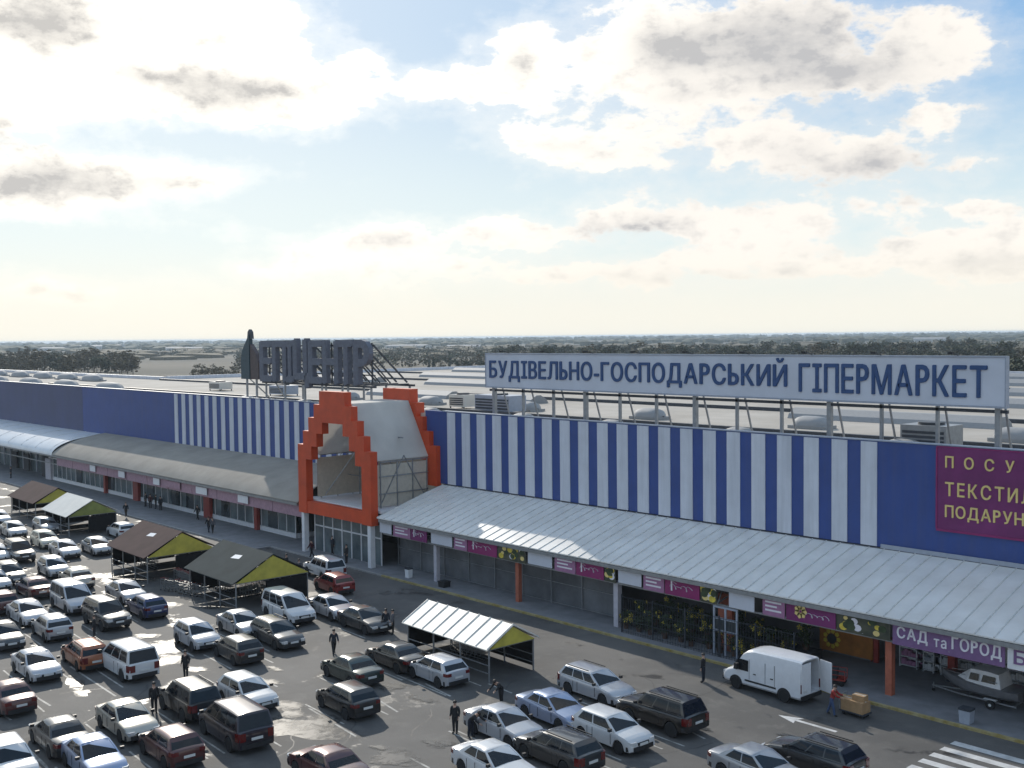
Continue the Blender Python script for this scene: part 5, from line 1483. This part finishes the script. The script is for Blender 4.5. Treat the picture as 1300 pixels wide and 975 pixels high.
for i in range(60): plant(-30+i*3.4+trnd.uniform(-3,3), trnd.uniform(600,840), 0 if trnd.random() < .7 else 1, 1.1)
for i in range(10): plant(248+i*6+trnd.uniform(-2,2), trnd.uniform(560,640), 0, .62)
for i in range(34): plant(540+i*5+trnd.uniform(-3,3), trnd.uniform(620,820), trnd.choice((0,1,1,2)), .62)
for i in range(135): plant(628+i*4.9+trnd.uniform(-3,3), trnd.uniform(600,1000), trnd.choice((0,1,1,1,1,1)), 1.12)
for i in range(26): plant(1255+i*4+trnd.uniform(-3,3), trnd.uniform(330,520), trnd.choice((0,1,1)), .95)
# far woods that read as one mass
def wood(name, Z0, Z1, n, m, seed, h=(7,14), px=(-250,1550)):
    r2 = random.Random(seed); mb = MB()
    for _ in range(n):
        d = ray(r2.uniform(*px), 487); u = Vector((d.x, d.y)).normalized()*r2.uniform(Z0, Z1)
        hh, ww = r2.uniform(*h), r2.uniform(6, 26)
        k = 7; base = len(mb.v)
        ring = [(u.x+ww*math.cos(6.28*q/k)*r2.uniform(.8,1.2), u.y+ww*math.sin(6.28*q/k)*r2.uniform(.8,1.2), -.06) for q in range(k)]
        mid = [(u.x+(x-u.x)*.95, u.y+(y-u.y)*.95, hh*r2.uniform(.45,.85)) for x, y, _ in ring]
        mb.grid([ring, mid], closed=True); top = len(mb.v); mb.v.append((u.x+r2.uniform(-3,3), u.y+r2.uniform(-3,3), hh))
        for q in range(k): mb.f.append([base+k+q, base+k+(q+1)%k, top]); mb.mi.append(0)
    o = mb.build(name, m); o['kind'] = 'stuff'; return o
wood('scrub', 1100, 2200, 420, M['fol1'], 21, (3,8))
wood('far_wood', 2300, 4200, 900, M['fol2'], 22)
wood('distant_wood', 4200, 9500, 1500, M['fol3'], 23, (10,20))
def belt(name, m, zr, n, h, gap, seed):
    r2 = random.Random(seed); mb = MB()
    for _ in range(n):
        px = r2.uniform(-300, 1600); Z = r2.uniform(*zr)
        if gap and gap[0] < px < gap[1] and Z < gap[2]: continue
        d = ray(px, 487); u = Vector((d.x, d.y)).normalized()*Z; hh = r2.uniform(*h); w = r2.uniform(2.5, 6)
        for k in range(16):
            c = Vector((u.x+r2.gauss(0, w*.5), u.y+r2.gauss(0, w*.5), hh*r2.uniform(.08, 1))); s_ = r2.uniform(.6, 1.6)
            d_ = Vector((r2.gauss(0,1), r2.gauss(0,1), r2.gauss(0,.6))).normalized(); e = d_.orthogonal().normalized()
            mb.quad(c-d_*s_, c+e*s_*.7, c+d_*s_, c-e*s_*.7)
    o = mb.build(name, m, fix=False); o['kind'] = 'stuff'
belt('brown_thicket', M['fol1'], (760, 1350), 1500, (3, 8), (165, 300, 1300), 31)
belt('olive_thicket', M['fol2'], (900, 1700), 1500, (4, 10), (165, 300, 1500), 32)
# low pale works buildings far out on the plain
M['farwall'] = mat('pale_shed_wall', (.55,.54,.52), .8, var=.1, scale=.02); M['farroof'] = mat('grey_shed_roof', (.30,.29,.29), .8, var=.1, scale=.02)
frnd = random.Random(9)
fl = ['long white shed far out on the plain at the left', 'small pale shed left of the long white one on the plain', 'pale shed on the plain right of the long white one', 'low pale shed beyond the tan field left of the emblem', 'pale shed on the plain above the portal', 'low pale building beyond the trees between the letter sign and billboard', 'pale shed far beyond the left half of the billboard', 'pale shed far beyond the right end of the billboard']
for (px, Z, w, h), lab in zip([(120,2900,130,11),(70,2700,60,8),(148,3000,40,12),(235,2300,70,7),(520,2100,90,8),(590,2000,60,7),(760,2600,70,9),(1180,2400,60,10)], fl):
    d = ray(px, 487); u = Vector((d.x, d.y)).normalized()*Z
    t = thing('shed', lab, 'shed', (u.x, u.y, -.06), R(42+frnd.uniform(-25,25)), 'sheds out on the plain')
    MB().box(-w/2,w/2,-14,14,0,h*.75).build('wall', M['farwall'], t)
    MB().prism([(-14.5,h*.75+.01),(14.5,h*.75+.01),(0,h)], 'x', -w/2-.5, w/2+.5).build('roof', M['farroof'], t)
    mb = MB()
    for k in range(int(w/12)): mb.box(-w/2+4+k*12, -w/2+9+k*12, -14.15, -14.02, 1, h*.5)
    mb.build('doors', M['farroof'], t)

# the air between
hz = MB().box(-14000, 14000, -14000, 14000, -1.2, 24.0)
hm_ = bpy.data.materials.new('haze'); hm_.use_nodes = True
nt = hm_.node_tree; nt.nodes.remove(nt.nodes['Principled BSDF'])
pvn = nt.nodes.new('ShaderNodeVolumePrincipled'); pvn.inputs['Color'].default_value = (.66,.80,.94,1); pvn.inputs['Density'].default_value = .00011; pvn.inputs['Anisotropy'].default_value = .25
nt.links.new(pvn.outputs[0], nt.nodes['Material Output'].inputs['Volume'])
ho = hz.build('haze', hm_); ho['kind'] = 'stuff'
